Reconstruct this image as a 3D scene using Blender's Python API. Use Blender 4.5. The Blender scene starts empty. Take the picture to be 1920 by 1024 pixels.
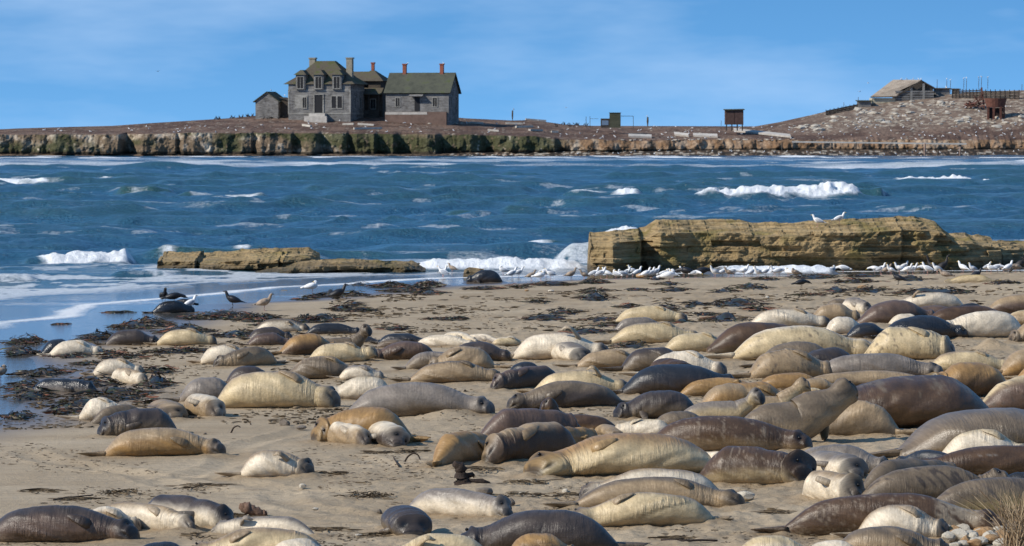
import bpy, math, random
import numpy as np
from mathutils import Vector
R = math.radians
sc = bpy.context.scene
# ---------------------------------------------------------------- camera
F, PW, PH, ZC = 8000.0, 1920.0, 1024.0, 5.5
PITCH = math.atan(271.0 / F)
cam_d = bpy.data.cameras.new('camera'); cam = bpy.data.objects.new('camera', cam_d)
sc.collection.objects.link(cam); sc.camera = cam
cam.location = (0, 0, ZC); cam.rotation_euler = (math.pi / 2 - PITCH, 0, 0)
cam_d.sensor_width = 36; cam_d.lens = F / PW * 36
cam_d.clip_start = 1; cam_d.clip_end = 60000
cam_d.dof.use_dof = True; cam_d.dof.focus_distance = 78; cam_d.dof.aperture_fstop = 10
# ---------------------------------------------------------------- light and sky
SUN_DIR = Vector((-0.80, -0.34, 0.60)).normalized()        # towards the sun
SUN_EL = math.asin(SUN_DIR.z)
SUN_ROT = math.atan2(SUN_DIR.x, SUN_DIR.y)
world = bpy.data.worlds.new('World'); sc.world = world; world.use_nodes = True
wn, wl = world.node_tree.nodes, world.node_tree.links
wn.clear()
def wnode(t, **k):
    n = wn.new(t)
    for a, b in k.items(): setattr(n, a, b)
    return n
w_out = wnode('ShaderNodeOutputWorld'); w_bg = wnode('ShaderNodeBackground')
sky = wnode('ShaderNodeTexSky', sky_type='NISHITA', sun_disc=False, sun_elevation=SUN_EL, sun_rotation=SUN_ROT,
            altitude=0, air_density=1.0, dust_density=0.0, ozone_density=3.0)
tc = wnode('ShaderNodeTexCoord')
sepv = wnode('ShaderNodeSeparateXYZ'); cmb = wnode('ShaderNodeCombineXYZ')
zadd = wnode('ShaderNodeMath', operation='ADD'); zadd.inputs[1].default_value = 0.30
zmul = wnode('ShaderNodeMath', operation='MULTIPLY'); zmul.inputs[1].default_value = 4.5
wl.new(tc.outputs['Generated'], sepv.inputs[0])
wl.new(sepv.outputs['Z'], zmul.inputs[0]); wl.new(zmul.outputs[0], zadd.inputs[0])
wl.new(sepv.outputs['X'], cmb.inputs['X']); wl.new(sepv.outputs['Y'], cmb.inputs['Y']); wl.new(zadd.outputs[0], cmb.inputs['Z'])
vnorm = wnode('ShaderNodeVectorMath', operation='NORMALIZE'); wl.new(cmb.outputs[0], vnorm.inputs[0])
wl.new(vnorm.outputs[0], sky.inputs['Vector'])
# thin high cloud veils
cmap = wnode('ShaderNodeMapping'); cmap.inputs['Scale'].default_value = (9, 9, 38); cmap.inputs['Location'].default_value = (1.3, 0.2, 0.35)
cn = wnode('ShaderNodeTexNoise'); cn.inputs['Scale'].default_value = 1.0; cn.inputs['Detail'].default_value = 5; cn.inputs['Roughness'].default_value = 0.55
cr = wnode('ShaderNodeValToRGB'); cr.color_ramp.elements[0].position = 0.46; cr.color_ramp.elements[1].position = 0.72
cr.color_ramp.elements[0].color = (0, 0, 0, 1); cr.color_ramp.elements[1].color = (0.42, 0.42, 0.42, 1)
hsv = wnode('ShaderNodeHueSaturation'); hsv.inputs['Hue'].default_value = 0.494; hsv.inputs['Saturation'].default_value = 1.22; hsv.inputs['Value'].default_value = 1.36
mixc = wnode('ShaderNodeMix', data_type='RGBA'); mixc.inputs['B'].default_value = (4.3, 5.6, 7.4, 1)
wl.new(tc.outputs['Generated'], cmap.inputs[0]); wl.new(cmap.outputs[0], cn.inputs['Vector']); wl.new(cn.outputs['Fac'], cr.inputs[0])
wl.new(sky.outputs[0], hsv.inputs['Color']); wl.new(hsv.outputs[0], mixc.inputs['A']); wl.new(cr.outputs[0], mixc.inputs['Factor'])
wl.new(mixc.outputs['Result'], w_bg.inputs['Color']); w_bg.inputs['Strength'].default_value = 0.15
wl.new(w_bg.outputs[0], w_out.inputs['Surface'])
sun_d = bpy.data.lights.new('sun', 'SUN'); sun_d.energy = 5.0; sun_d.angle = R(0.5); sun_d.color = (1.0, 0.93, 0.82)
sun = bpy.data.objects.new('sun', sun_d); sc.collection.objects.link(sun)
sun.rotation_euler = (-SUN_DIR).to_track_quat('-Z', 'Y').to_euler()
sc.view_settings.view_transform = 'Standard'; sc.view_settings.look = 'None'
sc.view_settings.exposure = 0.0; sc.view_settings.gamma = 1.0

# ---------------------------------------------------------------- maths helpers
cP, sP = math.cos(PITCH), math.sin(PITCH)
def project(P):
    P = np.asarray(P, float); x, y, z = P[..., 0], P[..., 1], P[..., 2] - ZC
    d = y * cP - z * sP; u = y * sP + z * cP
    return PW / 2 + F * x / d, PH / 2 - F * u / d
def at(px, py, Y):                                     # the point behind a pixel at distance Y
    a = (px - PW / 2) / F; b = -(py - PH / 2) / F
    dy = cP + b * sP; dz = -sP + b * cP
    k = Y / dy
    return np.array([a * k, Y, ZC + dz * k])
def hash2(ix, iy, s):
    with np.errstate(over='ignore'):
        h = np.asarray(ix).astype(np.int32).view(np.uint32) * np.uint32(374761393) + np.asarray(iy).astype(np.int32).view(np.uint32) * np.uint32(668265263) + np.uint32((int(s) * 2246822519) & 0xFFFFFFFF)
        h = (h ^ (h >> np.uint32(13))) * np.uint32(1274126177)
        h = h ^ (h >> np.uint32(16))
    return (h & np.uint32(0xFFFFFF)).astype(np.float32) / np.float32(0xFFFFFF)
def vnoise(x, y, s=0):
    x = np.asarray(x, np.float32); y = np.asarray(y, np.float32)
    x, y = np.broadcast_arrays(x, y)
    ix = np.floor(x); iy = np.floor(y); fx = x - ix; fy = y - iy
    fx = fx * fx * (3 - 2 * fx); fy = fy * fy * (3 - 2 * fy)
    a = hash2(ix, iy, s); b = hash2(ix + 1, iy, s); c = hash2(ix, iy + 1, s); d = hash2(ix + 1, iy + 1, s)
    a = a + (b - a) * fx; c = c + (d - c) * fx
    return a + (c - a) * fy
def fbm(x, y, s=0, o=4, g=0.5):
    t = 0; a = 1.0; n = 0
    for k in range(o):
        t = t + a * vnoise(np.asarray(x) * 2 ** k + 17.3 * k, np.asarray(y) * 2 ** k - 9.1 * k, s + k); n += a; a *= g
    return t / n                                        # 0..1
def sstep(a, b, x):
    t = np.clip((np.asarray(x, float) - a) / (b - a), 0, 1); return t * t * (3 - 2 * t)

# ---------------------------------------------------------------- mesh helpers
def link(o, parent=None):
    sc.collection.objects.link(o)
    if parent is not None: o.parent = parent
    return o
def tag(o, label=None, cat=None, group=None, kind=None):
    if label: o['label'] = label
    if cat: o['category'] = cat
    if group: o['group'] = group
    if kind: o['kind'] = kind
    return o
def make_mesh(name, V, quads=None, tris=None, mats=(), midx=None, smooth=True, attrs=None, uv=None):
    V = np.asarray(V, np.float32)
    me = bpy.data.meshes.new(name)
    me.vertices.add(len(V)); me.vertices.foreach_set('co', V.ravel())
    q = np.zeros((0, 4), np.int32) if quads is None or len(quads) == 0 else np.asarray(quads, np.int32)
    t = np.zeros((0, 3), np.int32) if tris is None or len(tris) == 0 else np.asarray(tris, np.int32)
    loops = np.concatenate([q.ravel(), t.ravel()]); n = len(q) + len(t)
    tot = np.concatenate([np.full(len(q), 4, np.int32), np.full(len(t), 3, np.int32)])
    st = np.concatenate([[0], np.cumsum(tot)[:-1]]).astype(np.int32) if n else np.zeros(0, np.int32)
    me.loops.add(len(loops)); me.loops.foreach_set('vertex_index', loops.astype(np.int32))
    me.polygons.add(n); me.polygons.foreach_set('loop_start', st); me.polygons.foreach_set('loop_total', tot)
    me.polygons.foreach_set('use_smooth', np.full(n, smooth))
    for m in mats: me.materials.append(m)
    if midx is not None: me.polygons.foreach_set('material_index', np.asarray(midx, np.int32))
    if uv is not None:
        l = me.uv_layers.new(name='UVMap'); l.data.foreach_set('uv', np.asarray(uv, np.float32)[loops].ravel())
    for k, a in (attrs or {}).items():
        a = np.asarray(a, np.float32)
        if a.ndim == 1:
            at_ = me.attributes.new(k, 'FLOAT', 'POINT'); at_.data.foreach_set('value', a)
        else:
            if a.shape[1] == 3: a = np.concatenate([a, np.ones((len(a), 1), np.float32)], 1)
            at_ = me.attributes.new(k, 'FLOAT_COLOR', 'POINT'); at_.data.foreach_set('color', a.ravel())
    me.update(calc_edges=True); me.validate()
    return me
def mobj(name, me, loc=(0, 0, 0), parent=None):
    o = bpy.data.objects.new(name, me); o.location = loc
    return link(o, parent)
def empty(name, loc=(0, 0, 0)):
    o = bpy.data.objects.new(name, None); o.location = loc; o.empty_display_size = 0.2
    return link(o)
def grid_quads(n, m, wrap=False):                       # n rows, m columns
    i = np.arange(n - 1)[:, None] * m; j = np.arange(m if wrap else m - 1)[None, :]
    jn = (j + 1) % m
    return np.stack([i + j, i + jn, i + m + jn, i + m + j], -1).reshape(-1, 4)
class MB:                                               # collects simple solids into one mesh
    def __init__(s): s.V = []; s.Q = []; s.T = []; s.n = 0; s.qm = []; s.tm = []
    def add(s, V, Q=(), T=(), m=0):
        V = np.asarray(V, float); s.V.append(V)
        for q in Q: s.Q.append([k + s.n for k in q]); s.qm.append(m)
        for t in T: s.T.append([k + s.n for k in t]); s.tm.append(m)
        s.n += len(V)
    def box(s, x0, x1, y0, y1, z0, z1, m=0):
        V = [(x, y, z) for z in (z0, z1) for x, y in ((x0, y0), (x1, y0), (x1, y1), (x0, y1))]
        s.add(V, [(3, 2, 1, 0), (4, 5, 6, 7), (0, 1, 5, 4), (1, 2, 6, 5), (2, 3, 7, 6), (3, 0, 4, 7)], m=m)
    def beam(s, a, b, w, h=None, m=0):                  # a squared timber from a to b
        a = Vector(a); b = Vector(b); h = h or w; d = (b - a).normalized()
        r = Vector((0, 0, 1)) if abs(d.z) < 0.9 else Vector((0, 1, 0))
        sd = d.cross(r).normalized(); u = sd.cross(d)
        V = [tuple(p + sd * i * w / 2 + u * j * h / 2) for p in (a, b) for i, j in ((-1, -1), (1, -1), (1, 1), (-1, 1))]
        s.add(V, [(0, 1, 2, 3), (7, 6, 5, 4), (4, 5, 1, 0), (5, 6, 2, 1), (6, 7, 3, 2), (7, 4, 0, 3)], m=m)
    def slab(s, pts, t, m=0):                           # polygon (4 pts) thickened downwards by t
        P = [Vector(p) for p in pts]; n = (P[1] - P[0]).cross(P[-1] - P[0]).normalized()
        if n.z < 0: n = -n
        V = [tuple(p) for p in P] + [tuple(p - n * t) for p in P]; k = len(P)
        sides = [(i, i + k, (i + 1) % k + k, (i + 1) % k) for i in range(k)]
        if k == 4: s.add(V, [(0, 1, 2, 3), (7, 6, 5, 4)] + sides, m=m)
        else: s.add(V, sides, [(0, 1, 2), (5, 4, 3)], m=m)
    def loft(s, C, Rr, k=8, m=0, up=(0, 0, 1), asp=1.0):       # round section swept along C with radii Rr
        C = np.asarray(C, float); n = len(C); T = np.gradient(C, axis=0); T /= np.linalg.norm(T, axis=1)[:, None] + 1e-9
        U = np.array(up, float)[None] - (T @ np.array(up, float))[:, None] * T
        U /= np.linalg.norm(U, axis=1)[:, None] + 1e-9; S = np.cross(T, U)
        a = np.linspace(0, 2 * np.pi, k, endpoint=False); Rr = np.asarray(Rr, float)[:, None, None]
        P = C[:, None] + Rr * (np.cos(a)[None, :, None] * U[:, None] + asp * np.sin(a)[None, :, None] * S[:, None])
        Q = [list(q) for q in grid_quads(n, k, True)]
        V = P.reshape(-1, 3); c0 = len(V); V = np.vstack([V, C[0], C[-1]])
        T3 = [(c0, (j + 1) % k, j) for j in range(k)] + [(c0 + 1, (n - 1) * k + j, (n - 1) * k + (j + 1) % k) for j in range(k)]
        s.add(V, Q, T3, m=m)
    def build(s, name, mats, parent=None, loc=(0, 0, 0), smooth=False, attrs=None):
        if not isinstance(mats, (list, tuple)): mats = [mats]
        me = make_mesh(name, np.vstack(s.V) if s.V else np.zeros((0, 3)), s.Q, s.T, mats, s.qm + s.tm, smooth, attrs)
        return mobj(name, me, loc, parent)

# ---------------------------------------------------------------- materials
class NT:
    def __init__(s, name):
        s.m = bpy.data.materials.new(name); s.m.use_nodes = True; s.t = s.m.node_tree; s.n = s.t.nodes; s.l = s.t.links
        s.n.clear(); s.out = s.n.new('ShaderNodeOutputMaterial'); s.b = s.n.new('ShaderNodeBsdfPrincipled')
        s.l.new(s.b.outputs[0], s.out.inputs[0])
    def N(s, t, ins=None, **k):
        n = s.n.new(t)
        for a, b in k.items(): setattr(n, a, b)
        for a, b in (ins or {}).items():
            if hasattr(b, 'is_linked'): s.l.new(b, n.inputs[a])
            else: n.inputs[a].default_value = b
        return n
    def pos(s, scale=(1, 1, 1), kind='pos'):
        src = s.N('ShaderNodeNewGeometry').outputs['Position'] if kind == 'pos' else s.N('ShaderNodeTexCoord').outputs[kind]
        mp = s.N('ShaderNodeMapping', {'Vector': src, 'Scale': scale}); return mp.outputs[0]
    def noise(s, vec, scale, detail=4, rough=0.55, out='Fac', **k):
        return s.N('ShaderNodeTexNoise', {'Vector': vec, 'Scale': scale, 'Detail': detail, 'Roughness': rough}, **k).outputs[out]
    def math(s, op, a, b=0.0, c=False):
        n = s.N('ShaderNodeMath', {0: a, 1: b}, operation=op); n.use_clamp = c; return n.outputs[0]
    def rng(s, v, a, b, c=0.0, d=1.0):
        return s.N('ShaderNodeMapRange', {'Value': v, 'From Min': a, 'From Max': b, 'To Min': c, 'To Max': d}).outputs[0]
    def mix(s, f, a, b, mode='MIX'):
        n = s.N('ShaderNodeMix', data_type='RGBA', blend_type=mode)
        for k, v in (('Factor', f), ('A', a), ('B', b)):
            if hasattr(v, 'is_linked'): s.l.new(v, n.inputs[k])
            else: n.inputs[k].default_value = v if not isinstance(v, tuple) or len(v) == 4 else (*v, 1)
        return n.outputs['Result']
    def attr(s, name, out='Color'): return s.N('ShaderNodeAttribute', attribute_name=name).outputs[out]
    def bump(s, h, dist, strength=1.0, prev=None):
        ins = {'Height': h, 'Distance': dist, 'Strength': strength}
        if prev is not None: ins['Normal'] = prev
        return s.N('ShaderNodeBump', ins).outputs[0]
    def set(s, **k):
        for a, b in k.items():
            a = {'col': 'Base Color', 'rough': 'Roughness', 'nrm': 'Normal', 'spec': 'Specular IOR Level', 'ior': 'IOR', 'trans': 'Transmission Weight'}.get(a, a)
            if hasattr(b, 'is_linked'): s.l.new(b, s.b.inputs[a])
            else: s.b.inputs[a].default_value = (*b, 1) if isinstance(b, tuple) and len(b) == 3 else b
        return s.m
def simple(name, col, rough=0.7, var=0.25, scale=3.0, bumpd=0.01, kind='Object', spec=0.3, metal=0.0):
    t = NT(name); v = t.pos(kind=kind); n = t.noise(v, scale, 5); n2 = t.noise(v, scale * 6, 3)
    f = t.rng(t.math('ADD', n, t.math('MULTIPLY', n2, 0.5)), 0.45, 1.05, 1 - var, 1 + var)
    c = t.N('ShaderNodeVectorMath', {0: (*col,), 'Scale': f}, operation='SCALE').outputs[0]
    t.set(col=c, rough=rough, spec=spec, nrm=t.bump(n2, bumpd)); t.b.inputs['Metallic'].default_value = metal
    return t.m
# ================================================================ SHORE AND GROUND
def zpt(px, py, z=0.0):
    a = at(px, py, 100.0); k = (z - ZC) / (a[2] - ZC); return np.array([a[0] * k, 100.0 * k])
_sh = [(-420, 900), (-200, 830), (-40, 792), (12, 745), (30, 700), (20, 672), (75, 652), (170, 627), (255, 604), (325, 592), (345, 572),
       (480, 561), (600, 551), (720, 539), (830, 533), (960, 527), (1100, 523), (1300, 519), (1600, 515), (2100, 512), (2700, 508)]
SHORE = np.array([zpt(*p) for p in _sh])
SHORE = np.vstack([[-14, 20], SHORE, [60, 164], [400, 190]])
def shore_dist(x, y):                                   # + inland, - out at sea
    x = np.asarray(x, float); y = np.asarray(y, float); best = np.full(x.shape, 1e9); sg = np.zeros(x.shape)
    for i in range(len(SHORE) - 1):
        a = SHORE[i]; d = SHORE[i + 1] - a; L = d @ d
        t = np.clip(((x - a[0]) * d[0] + (y - a[1]) * d[1]) / L, 0, 1)
        ex = x - a[0] - t * d[0]; ey = y - a[1] - t * d[1]; dd = np.hypot(ex, ey)
        cr_ = d[0] * ey - d[1] * ex
        m = dd < best - 1e-9; best = np.where(m, dd, best); sg = np.where(m, -np.sign(cr_), sg)
    return best * sg
BERM = []
def gz(x, y, fine=True):
    x = np.asarray(x, float); y = np.asarray(y, float)
    d = shore_dist(x, y)
    z = np.where(d > 0, 0.60 * (1 - np.exp(-np.maximum(d, 0) / 26.0)), np.maximum(0.028 * d, -6))
    land = sstep(-0.5, 5, d)
    z = z + land * 0.10 * (fbm(x / 9.0, y / 11.0, 3, 3) - 0.5)
    z = z + sstep(9, 20, x) * sstep(115, 145, y) * 0.22 * sstep(0, 12, d)
    if fine:
        z = z + land * (0.05 * (fbm(x / 1.3, y / 2.2, 5, 4) - 0.5) * sstep(1, 12, d))
        for (bx, by, br, bh) in BERM:
            z = z + bh * np.exp(-((x - bx) ** 2 + (y - by) ** 2) / br ** 2)
    return z
def gpix(px, py, fine=False):                           # the ground point seen at a pixel
    z = 0.3
    for _ in range(7):
        p = zpt(px, py, z); z = float(gz(p[0], p[1], fine))
    return np.array([p[0], p[1], z])
for (px, py, r_, h_) in [(1858, 655, .30, .22), (835, 783, .45, .13), (865, 778, .5, .08), (1760, 680, .3, .06), (1000, 618, .8, .10), (1640, 612, .5, .10),
                         (1900, 655, .6, .08), (1560, 520, 1.2, .10), (330, 1001, .25, .06), (1400, 900, .3, .04), (1535, 880, .5, .07), (1690, 798, .35, .07), (1300, 612, .7, .1)]:
    p = gpix(px, py); BERM.append((p[0], p[1], r_, h_))

t = NT('beach_sand'); v = t.pos()
n1 = t.noise(v, 0.35, 5); n2 = t.noise(v, 7.0, 6, 0.65); n3 = t.noise(v, 60.0, 3, 0.7)
n4 = t.noise(t.pos((0.5, 2.5, 1)), 2.2, 6, 0.62)
dry = t.mix(t.rng(n1, 0.35, 0.65), (0.44, 0.350, 0.238), (0.355, 0.272, 0.175))
dry = t.mix(t.rng(n4, 0.52, 0.68, 0, 0.65), dry, (0.27, 0.20, 0.13))
dry = t.mix(t.rng(n2, 0.62, 0.75, 0, .7), dry, (0.17, 0.12, 0.08))
dry = t.mix(t.rng(n2, 0.36, 0.25, 0, .45), dry, (0.56, 0.47, 0.36))
dry = t.mix(t.math('MULTIPLY', t.attr('churn', 'Fac'), t.rng(n2, .3, .65, .45, 1.0)), dry, (0.235, 0.165, 0.095)); wt = t.attr('wet', 'Fac')
speck = t.N('ShaderNodeTexVoronoi', {'Vector': v, 'Scale': 9.0}, feature='F1').outputs
spf = t.math('MULTIPLY', t.rng(speck['Distance'], 0.13, 0.09), t.rng(t.N('ShaderNodeSeparateColor', {0: speck['Color']}).outputs[0], 0.80, 0.86))
dry = t.mix(spf, dry, (0.07, 0.05, 0.035))
col = t.mix(t.rng(wt, .25, .9), dry, (0.155, 0.125, 0.10))
hh = t.math('ADD', t.math('MULTIPLY', n2, 0.7), t.math('ADD', t.math('MULTIPLY', n3, .22), t.math('MULTIPLY', n4, .8)))
b = t.N('ShaderNodeBump', {'Height': hh, 'Distance': 0.055, 'Strength': t.rng(wt, .1, .8, 1.0, 0.12)}).outputs[0]
t.set(col=col, rough=t.rng(wt, 0.3, 1.0, 0.9, 0.16), nrm=b, spec=t.rng(wt, 0.2, .9, 0.25, 0.55))
SAND = t.m
# wide ground below everything, out to the horizon
def bigz(x, y):
    d = shore_dist(x, y); return np.where(d > 0, 0.45 * (1 - np.exp(-np.maximum(d, 0) / 26.0)), np.maximum(0.028 * d, -6)) - 0.35
gy = np.concatenate([[-300, -60, 0, 20], np.linspace(36, 200, 70), [230, 300, 500, 900, 2000, 6000, 30000]])
gx = np.concatenate([[-30000, -3000, -600, -200], np.linspace(-90, 90, 100), [200, 600, 3000, 30000]])
GY, GX = np.meshgrid(gy, gx, indexing='ij')
mobj_ = mobj('ground', make_mesh('ground', np.stack([GX, GY, bigz(GX, GY)], -1).reshape(-1, 3), grid_quads(len(gy), len(gx)), mats=[SAND],
             attrs={'wet': np.zeros(GX.size), 'churn': np.zeros(GX.size)})); tag(mobj_, kind='structure')

# ================================================================ SEA
SR, SCn = 1420, 1000
ys = np.concatenate([np.linspace(62, 150, 160, endpoint=False), 150 * (852 / 150) ** np.linspace(0, 1, SR - 160)]); ts = np.linspace(-0.150, 0.150, SCn)
Y, A = np.meshgrid(ys, ts, indexing='ij'); X = A * Y
D = -shore_dist(X, Y)                                   # metres out to sea
amp = sstep(4, 60, D)
Hs = np.zeros_like(X); rs = np.random.RandomState(4)
def wave(L, a, ang, sharp=1.5, seed=0):
    kx, ky = math.sin(ang), math.cos(ang)
    ph = (X * kx + Y * ky) * 2 * np.pi / L + 9 * fbm(X / (L * 2.2), Y / (L * 2.6), seed, 2) + seed
    g = 0.35 + 1.1 * fbm(X / (L * 1.7), Y / (L * 1.4), seed + 50, 2)
    return a * g * (2 * (0.5 + 0.5 * np.sin(ph)) ** sharp - 0.8)
for (L, a, ang, sh, sd) in [(34, .48, .05, 2.4, 1), (22, .34, -.22, 2, 2), (13, .15, .3, 2, 3), (7.5, .13, -.35, 2.2, 4), (4.6, .10, .5, 2.2, 5), (2.9, .07, -.6, 2.0, 6), (1.9, .05, .2, 1.8, 7), (1.2, .03, -.3, 1.6, 8)]:
    fade = np.clip((ys * 0.0026 * 3.2 < L) * 1.0, 0, 1)[:, None]
    Hs += wave(L, a, ang, sh, sd) * (fade if L < 4 else 1)
rg = lambda sx, sy, sd, o: (1 - np.abs(2 * fbm(X / sx + .25 * Y / sy, Y / sy, sd, o) - 1) * 1.0) ** 3
Hs *= (.55 + .9 * fbm(X / 45, Y / 30, 205, 2)); calm = .35 + 1.3 * fbm(X / 28, Y / 16, 206, 3) ** 1.3
Hs += calm * .17 * (rg(7.5, 3.6, 201, 3) - .45) + calm * .085 * (rg(2.6, 1.4, 203, 3) - .45) * sstep(600, 300, Y)
Hs = (Hs - Hs.mean(1, keepdims=True)) * (.16 + .84 * sstep(820, 480, Y))
Hs *= amp
nearfilm = 1 - sstep(2, 14, D)
foam = np.zeros_like(X); green = np.zeros_like(X)
PXs = PW / 2 + F * A                                     # pixel column of each vertex (columns fan out from the viewpoint)
def breaker(x0, x1, yb, hpx, foamamt, greenamt, seed, fx0=None, fx1=None, wf=1.0, tilt=0.0, crest=0.25, yb2=None, rise=0):
    """a breaking wave: ridge with steep landward face between two bearings"""
    fx0 = x0 if fx0 is None else fx0; fx1 = x1 if fx1 is None else fx1
    d0 = float(zpt(960, yb)[1]); d1 = d0 if yb2 is None else float(zpt(960, yb2)[1])
    mar = 22 * wf + 6
    r0, r1_ = np.searchsorted(ys, [min(d0, d1) - 9, max(d0, d1) + mar]); c0, c1 = np.searchsorted(PXrow, [x0 - 2, x1 + 2])
    if c1 <= c0 + 1: return
    sl = (slice(r0, r1_), slice(c0, c1)); x = X[sl]; y = Y[sl]; px = PXs[sl]
    u = np.clip((px - x0) / (x1 - x0), 0, 1)
    y0 = d0 + (d1 - d0) * u + wf * 3.0 * (fbm(x / 7.0, x * 0 + 3, seed, 3) - .5) + tilt * (u - .5)
    h = hpx * y0 / F * .80
    env = sstep(0, .22, u) * sstep(1, .80, u); env = env * (0.55 + 0.45 * fbm(x / 2.2, y * 0 + 7, seed + 3, 3) * 1.6)
    if rise: env = sstep(0, .10, u) * sstep(1, .86, u) * (.50 + .45 * u ** 1.3) * (.8 + .4 * fbm(x / 1.2, y * 0 + 7, seed + 3, 3))
    w1 = (0.5 + 0.8 * h) * wf; w2 = 3.2 * wf + 2 * h
    s = y - y0
    pr = np.where(s < 0, np.exp(-(s / w1) ** 2), np.exp(-(s / w2) ** 2))
    wj = min(.35 * (fx1 - fx0), 40); pj = px + max(wj, 12) * 1.6 * (fbm(x / 1.3, y / 1.3, seed + 40, 4) - .5); fu = sstep(fx0 - 4, fx0 + wj, pj) * sstep(fx1 + 6, fx1 - wj * (.5 if rise else .8), pj)
    if fx1 - fx0 < 90: fu = np.exp(-((pj - (fx0 + fx1) / 2) / (.42 * (fx1 - fx0) + 1)) ** 2) * 1.1
    if fx1 - fx0 > 30: fu = fu * sstep(.20, .42, fbm(x / 1.8, y / 6, seed + 20, 3) + .12)
    nz = fbm(x / .9, y / .8, seed + 9, 4); lump = fbm(x / .5, y / .45, seed + 11, 4)
    f = fu * np.where(s < 0, np.exp(-(s / (w1 * 1.25)) ** 4), np.exp(-(s / (w2 * crest + .3)) ** 2))
    f = np.clip(f * foamamt * (0.35 + 1.2 * nz), 0, 1.3)
    Hs[sl] = Hs[sl] * (1 - .6 * env * pr) + h * env * pr + (lump - .40) * f * (0.10 + 0.42 * h)
    foam[sl] = np.maximum(foam[sl], f)
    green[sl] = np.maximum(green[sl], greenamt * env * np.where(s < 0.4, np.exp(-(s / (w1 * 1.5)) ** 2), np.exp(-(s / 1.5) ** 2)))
PXrow = PW / 2 + F * ts
# unbroken swells: shade of the landward faces painted in as darker green
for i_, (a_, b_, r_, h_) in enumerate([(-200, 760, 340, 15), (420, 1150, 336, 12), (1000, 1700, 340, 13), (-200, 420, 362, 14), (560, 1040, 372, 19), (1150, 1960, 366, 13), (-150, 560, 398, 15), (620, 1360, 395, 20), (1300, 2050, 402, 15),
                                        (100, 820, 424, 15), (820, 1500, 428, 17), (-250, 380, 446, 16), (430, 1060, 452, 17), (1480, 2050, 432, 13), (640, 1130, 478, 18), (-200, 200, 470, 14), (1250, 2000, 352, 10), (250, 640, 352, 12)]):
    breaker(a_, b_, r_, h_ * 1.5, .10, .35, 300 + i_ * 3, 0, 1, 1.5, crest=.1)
# (x0, x1, base row, height in rows, foam, green, seed)
breaker(-140, 330, 347, 20, .9, 1.0, 11, -20, 105, 1.5)
breaker(60, 240, 346, 12, .7, .8, 12, 182, 222, 1.3)
breaker(330, 700, 334, 9, .25, .7, 13, 380, 560, 1.6)
breaker(195, 345, 369, 30, .45, 1.1, 14, 236, 292, 1.2, crest=.12)
breaker(300, 540, 377, 22, .55, .9, 15, 330, 512, 1.4, crest=.5)
breaker(560, 690, 366, 18, .1, .8, 16, 600, 605, 1.4)
breaker(30, 262, 492, 34, 1.35, .8, 17, 62, 254, .8, yb2=490, rise=1, crest=.35)
breaker(235, 640, 486, 30, .5, 1.0, 18, 290, 335, .8, crest=.10)
breaker(415, 510, 476, 14, .85, .4, 19, 436, 478, .5)
breaker(380, 620, 395, 10, .2, .4, 20, 0, 1, 1.2)
breaker(820, 960, 410, 18, .15, .9, 21, 0, 1, 1.2)
breaker(930, 1060, 408, 22, .1, .8, 22, 0, 1, 1.4)
breaker(770, 920, 378, 15, .12, .7, 23, 0, 1, 1.4)
breaker(1040, 1225, 376, 26, 1.0, .6, 24, 1150, 1202, 1.0, crest=.3)
breaker(1040, 1150, 376, 14, 1.0, .6, 25, 1062, 1132, .8)
breaker(1290, 1640, 384, 40, 1.5, .8, 26, 1300, 1606, 1.0, yb2=383, crest=.6, rise=1)
breaker(1380, 1500, 384, 24, 1.4, .2, 27, 1390, 1490, .9, crest=.5)
breaker(1590, 1665, 377, 36, .2, 1.2, 28, 1635, 1652, 1.1)
breaker(1640, 2060, 351, 19, 1.5, .6, 29, 1668, 1990, 1.0, crest=.5)
breaker(1480, 1620, 343, 7, 1.0, .3, 30, 1490, 1600, 1.0)
breaker(1380, 1440, 343, 12, .1, .8, 31, 0, 1, 1.2)
breaker(920, 1110, 462, 17, 1.0, .7, 32, 978, 1042, .9, crest=.12)
breaker(1030, 1250, 490, 46, .12, 1.2, 33, 1085, 1112, 1.3, crest=.10)
breaker(1100, 1260, 474, 50, 1.2, .3, 34, 1110, 1226, 1.1, crest=.6)
breaker(735, 1130, 507, 24, 1.6, .2, 35, 765, 1105, .7, crest=.9)
breaker(600, 800, 505, 8, 1.0, .2, 36, 640, 800, .7, crest=.9)
breaker(200, 330, 520, 13, .45, .3, 37, 222, 300, .7)
breaker(-60, 75, 526, 12, .5, .3, 38, -20, 60, .7)
breaker(-100, 900, 440, 9, .05, .5, 39, 0, 1, 1.5)
breaker(500, 980, 484, 16, .08, .7, 40, 0, 1, 1.0)
breaker(1240, 1960, 415, 10, .12, .5, 41, 0, 1, 1.4)
breaker(1290, 1600, 516, 17, 1.5, .2, 42, 1325, 1560, .6, crest=.9)
# foam streaks and swash lace
lace = fbm(X / 1.6, Y / 2.6, 70, 5, .62)
pyr = 241 + F * ZC / Y
band = lambda a, b, c, d: sstep(a, b, pyr) * sstep(d, c, pyr)
far = band(296, 301, 312, 322) * sstep(.47, .62, fbm(X / 60, Y / 45, 71, 4)) * (.2 + .6 * fbm(X / 14, Y / 5, 171, 4))
far = np.maximum(far, (.15 + .75 * fbm(X / 12, Y / 4, 172, 4)) * band(298, 303, 319, 326) * sstep(1240, 1500, PXs) * sstep(.35, .62, fbm(X / 30, Y / 14, 72, 4)))
far = np.maximum(far, (.12 + .75 * fbm(X / 16, Y / 4, 173, 4)) * band(300, 303, 315, 322) * sstep(820, 300, PXs) * sstep(.30, .6, fbm(X / 35, Y / 12, 77, 4)))
lc2 = fbm(X / 4.5, Y / 1.8, 83, 5, .6)
mid = .40 * sstep(.56, .70, fbm(X / 22, Y / 9, 73, 4)) * sstep(.50, .66, lc2)
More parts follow.
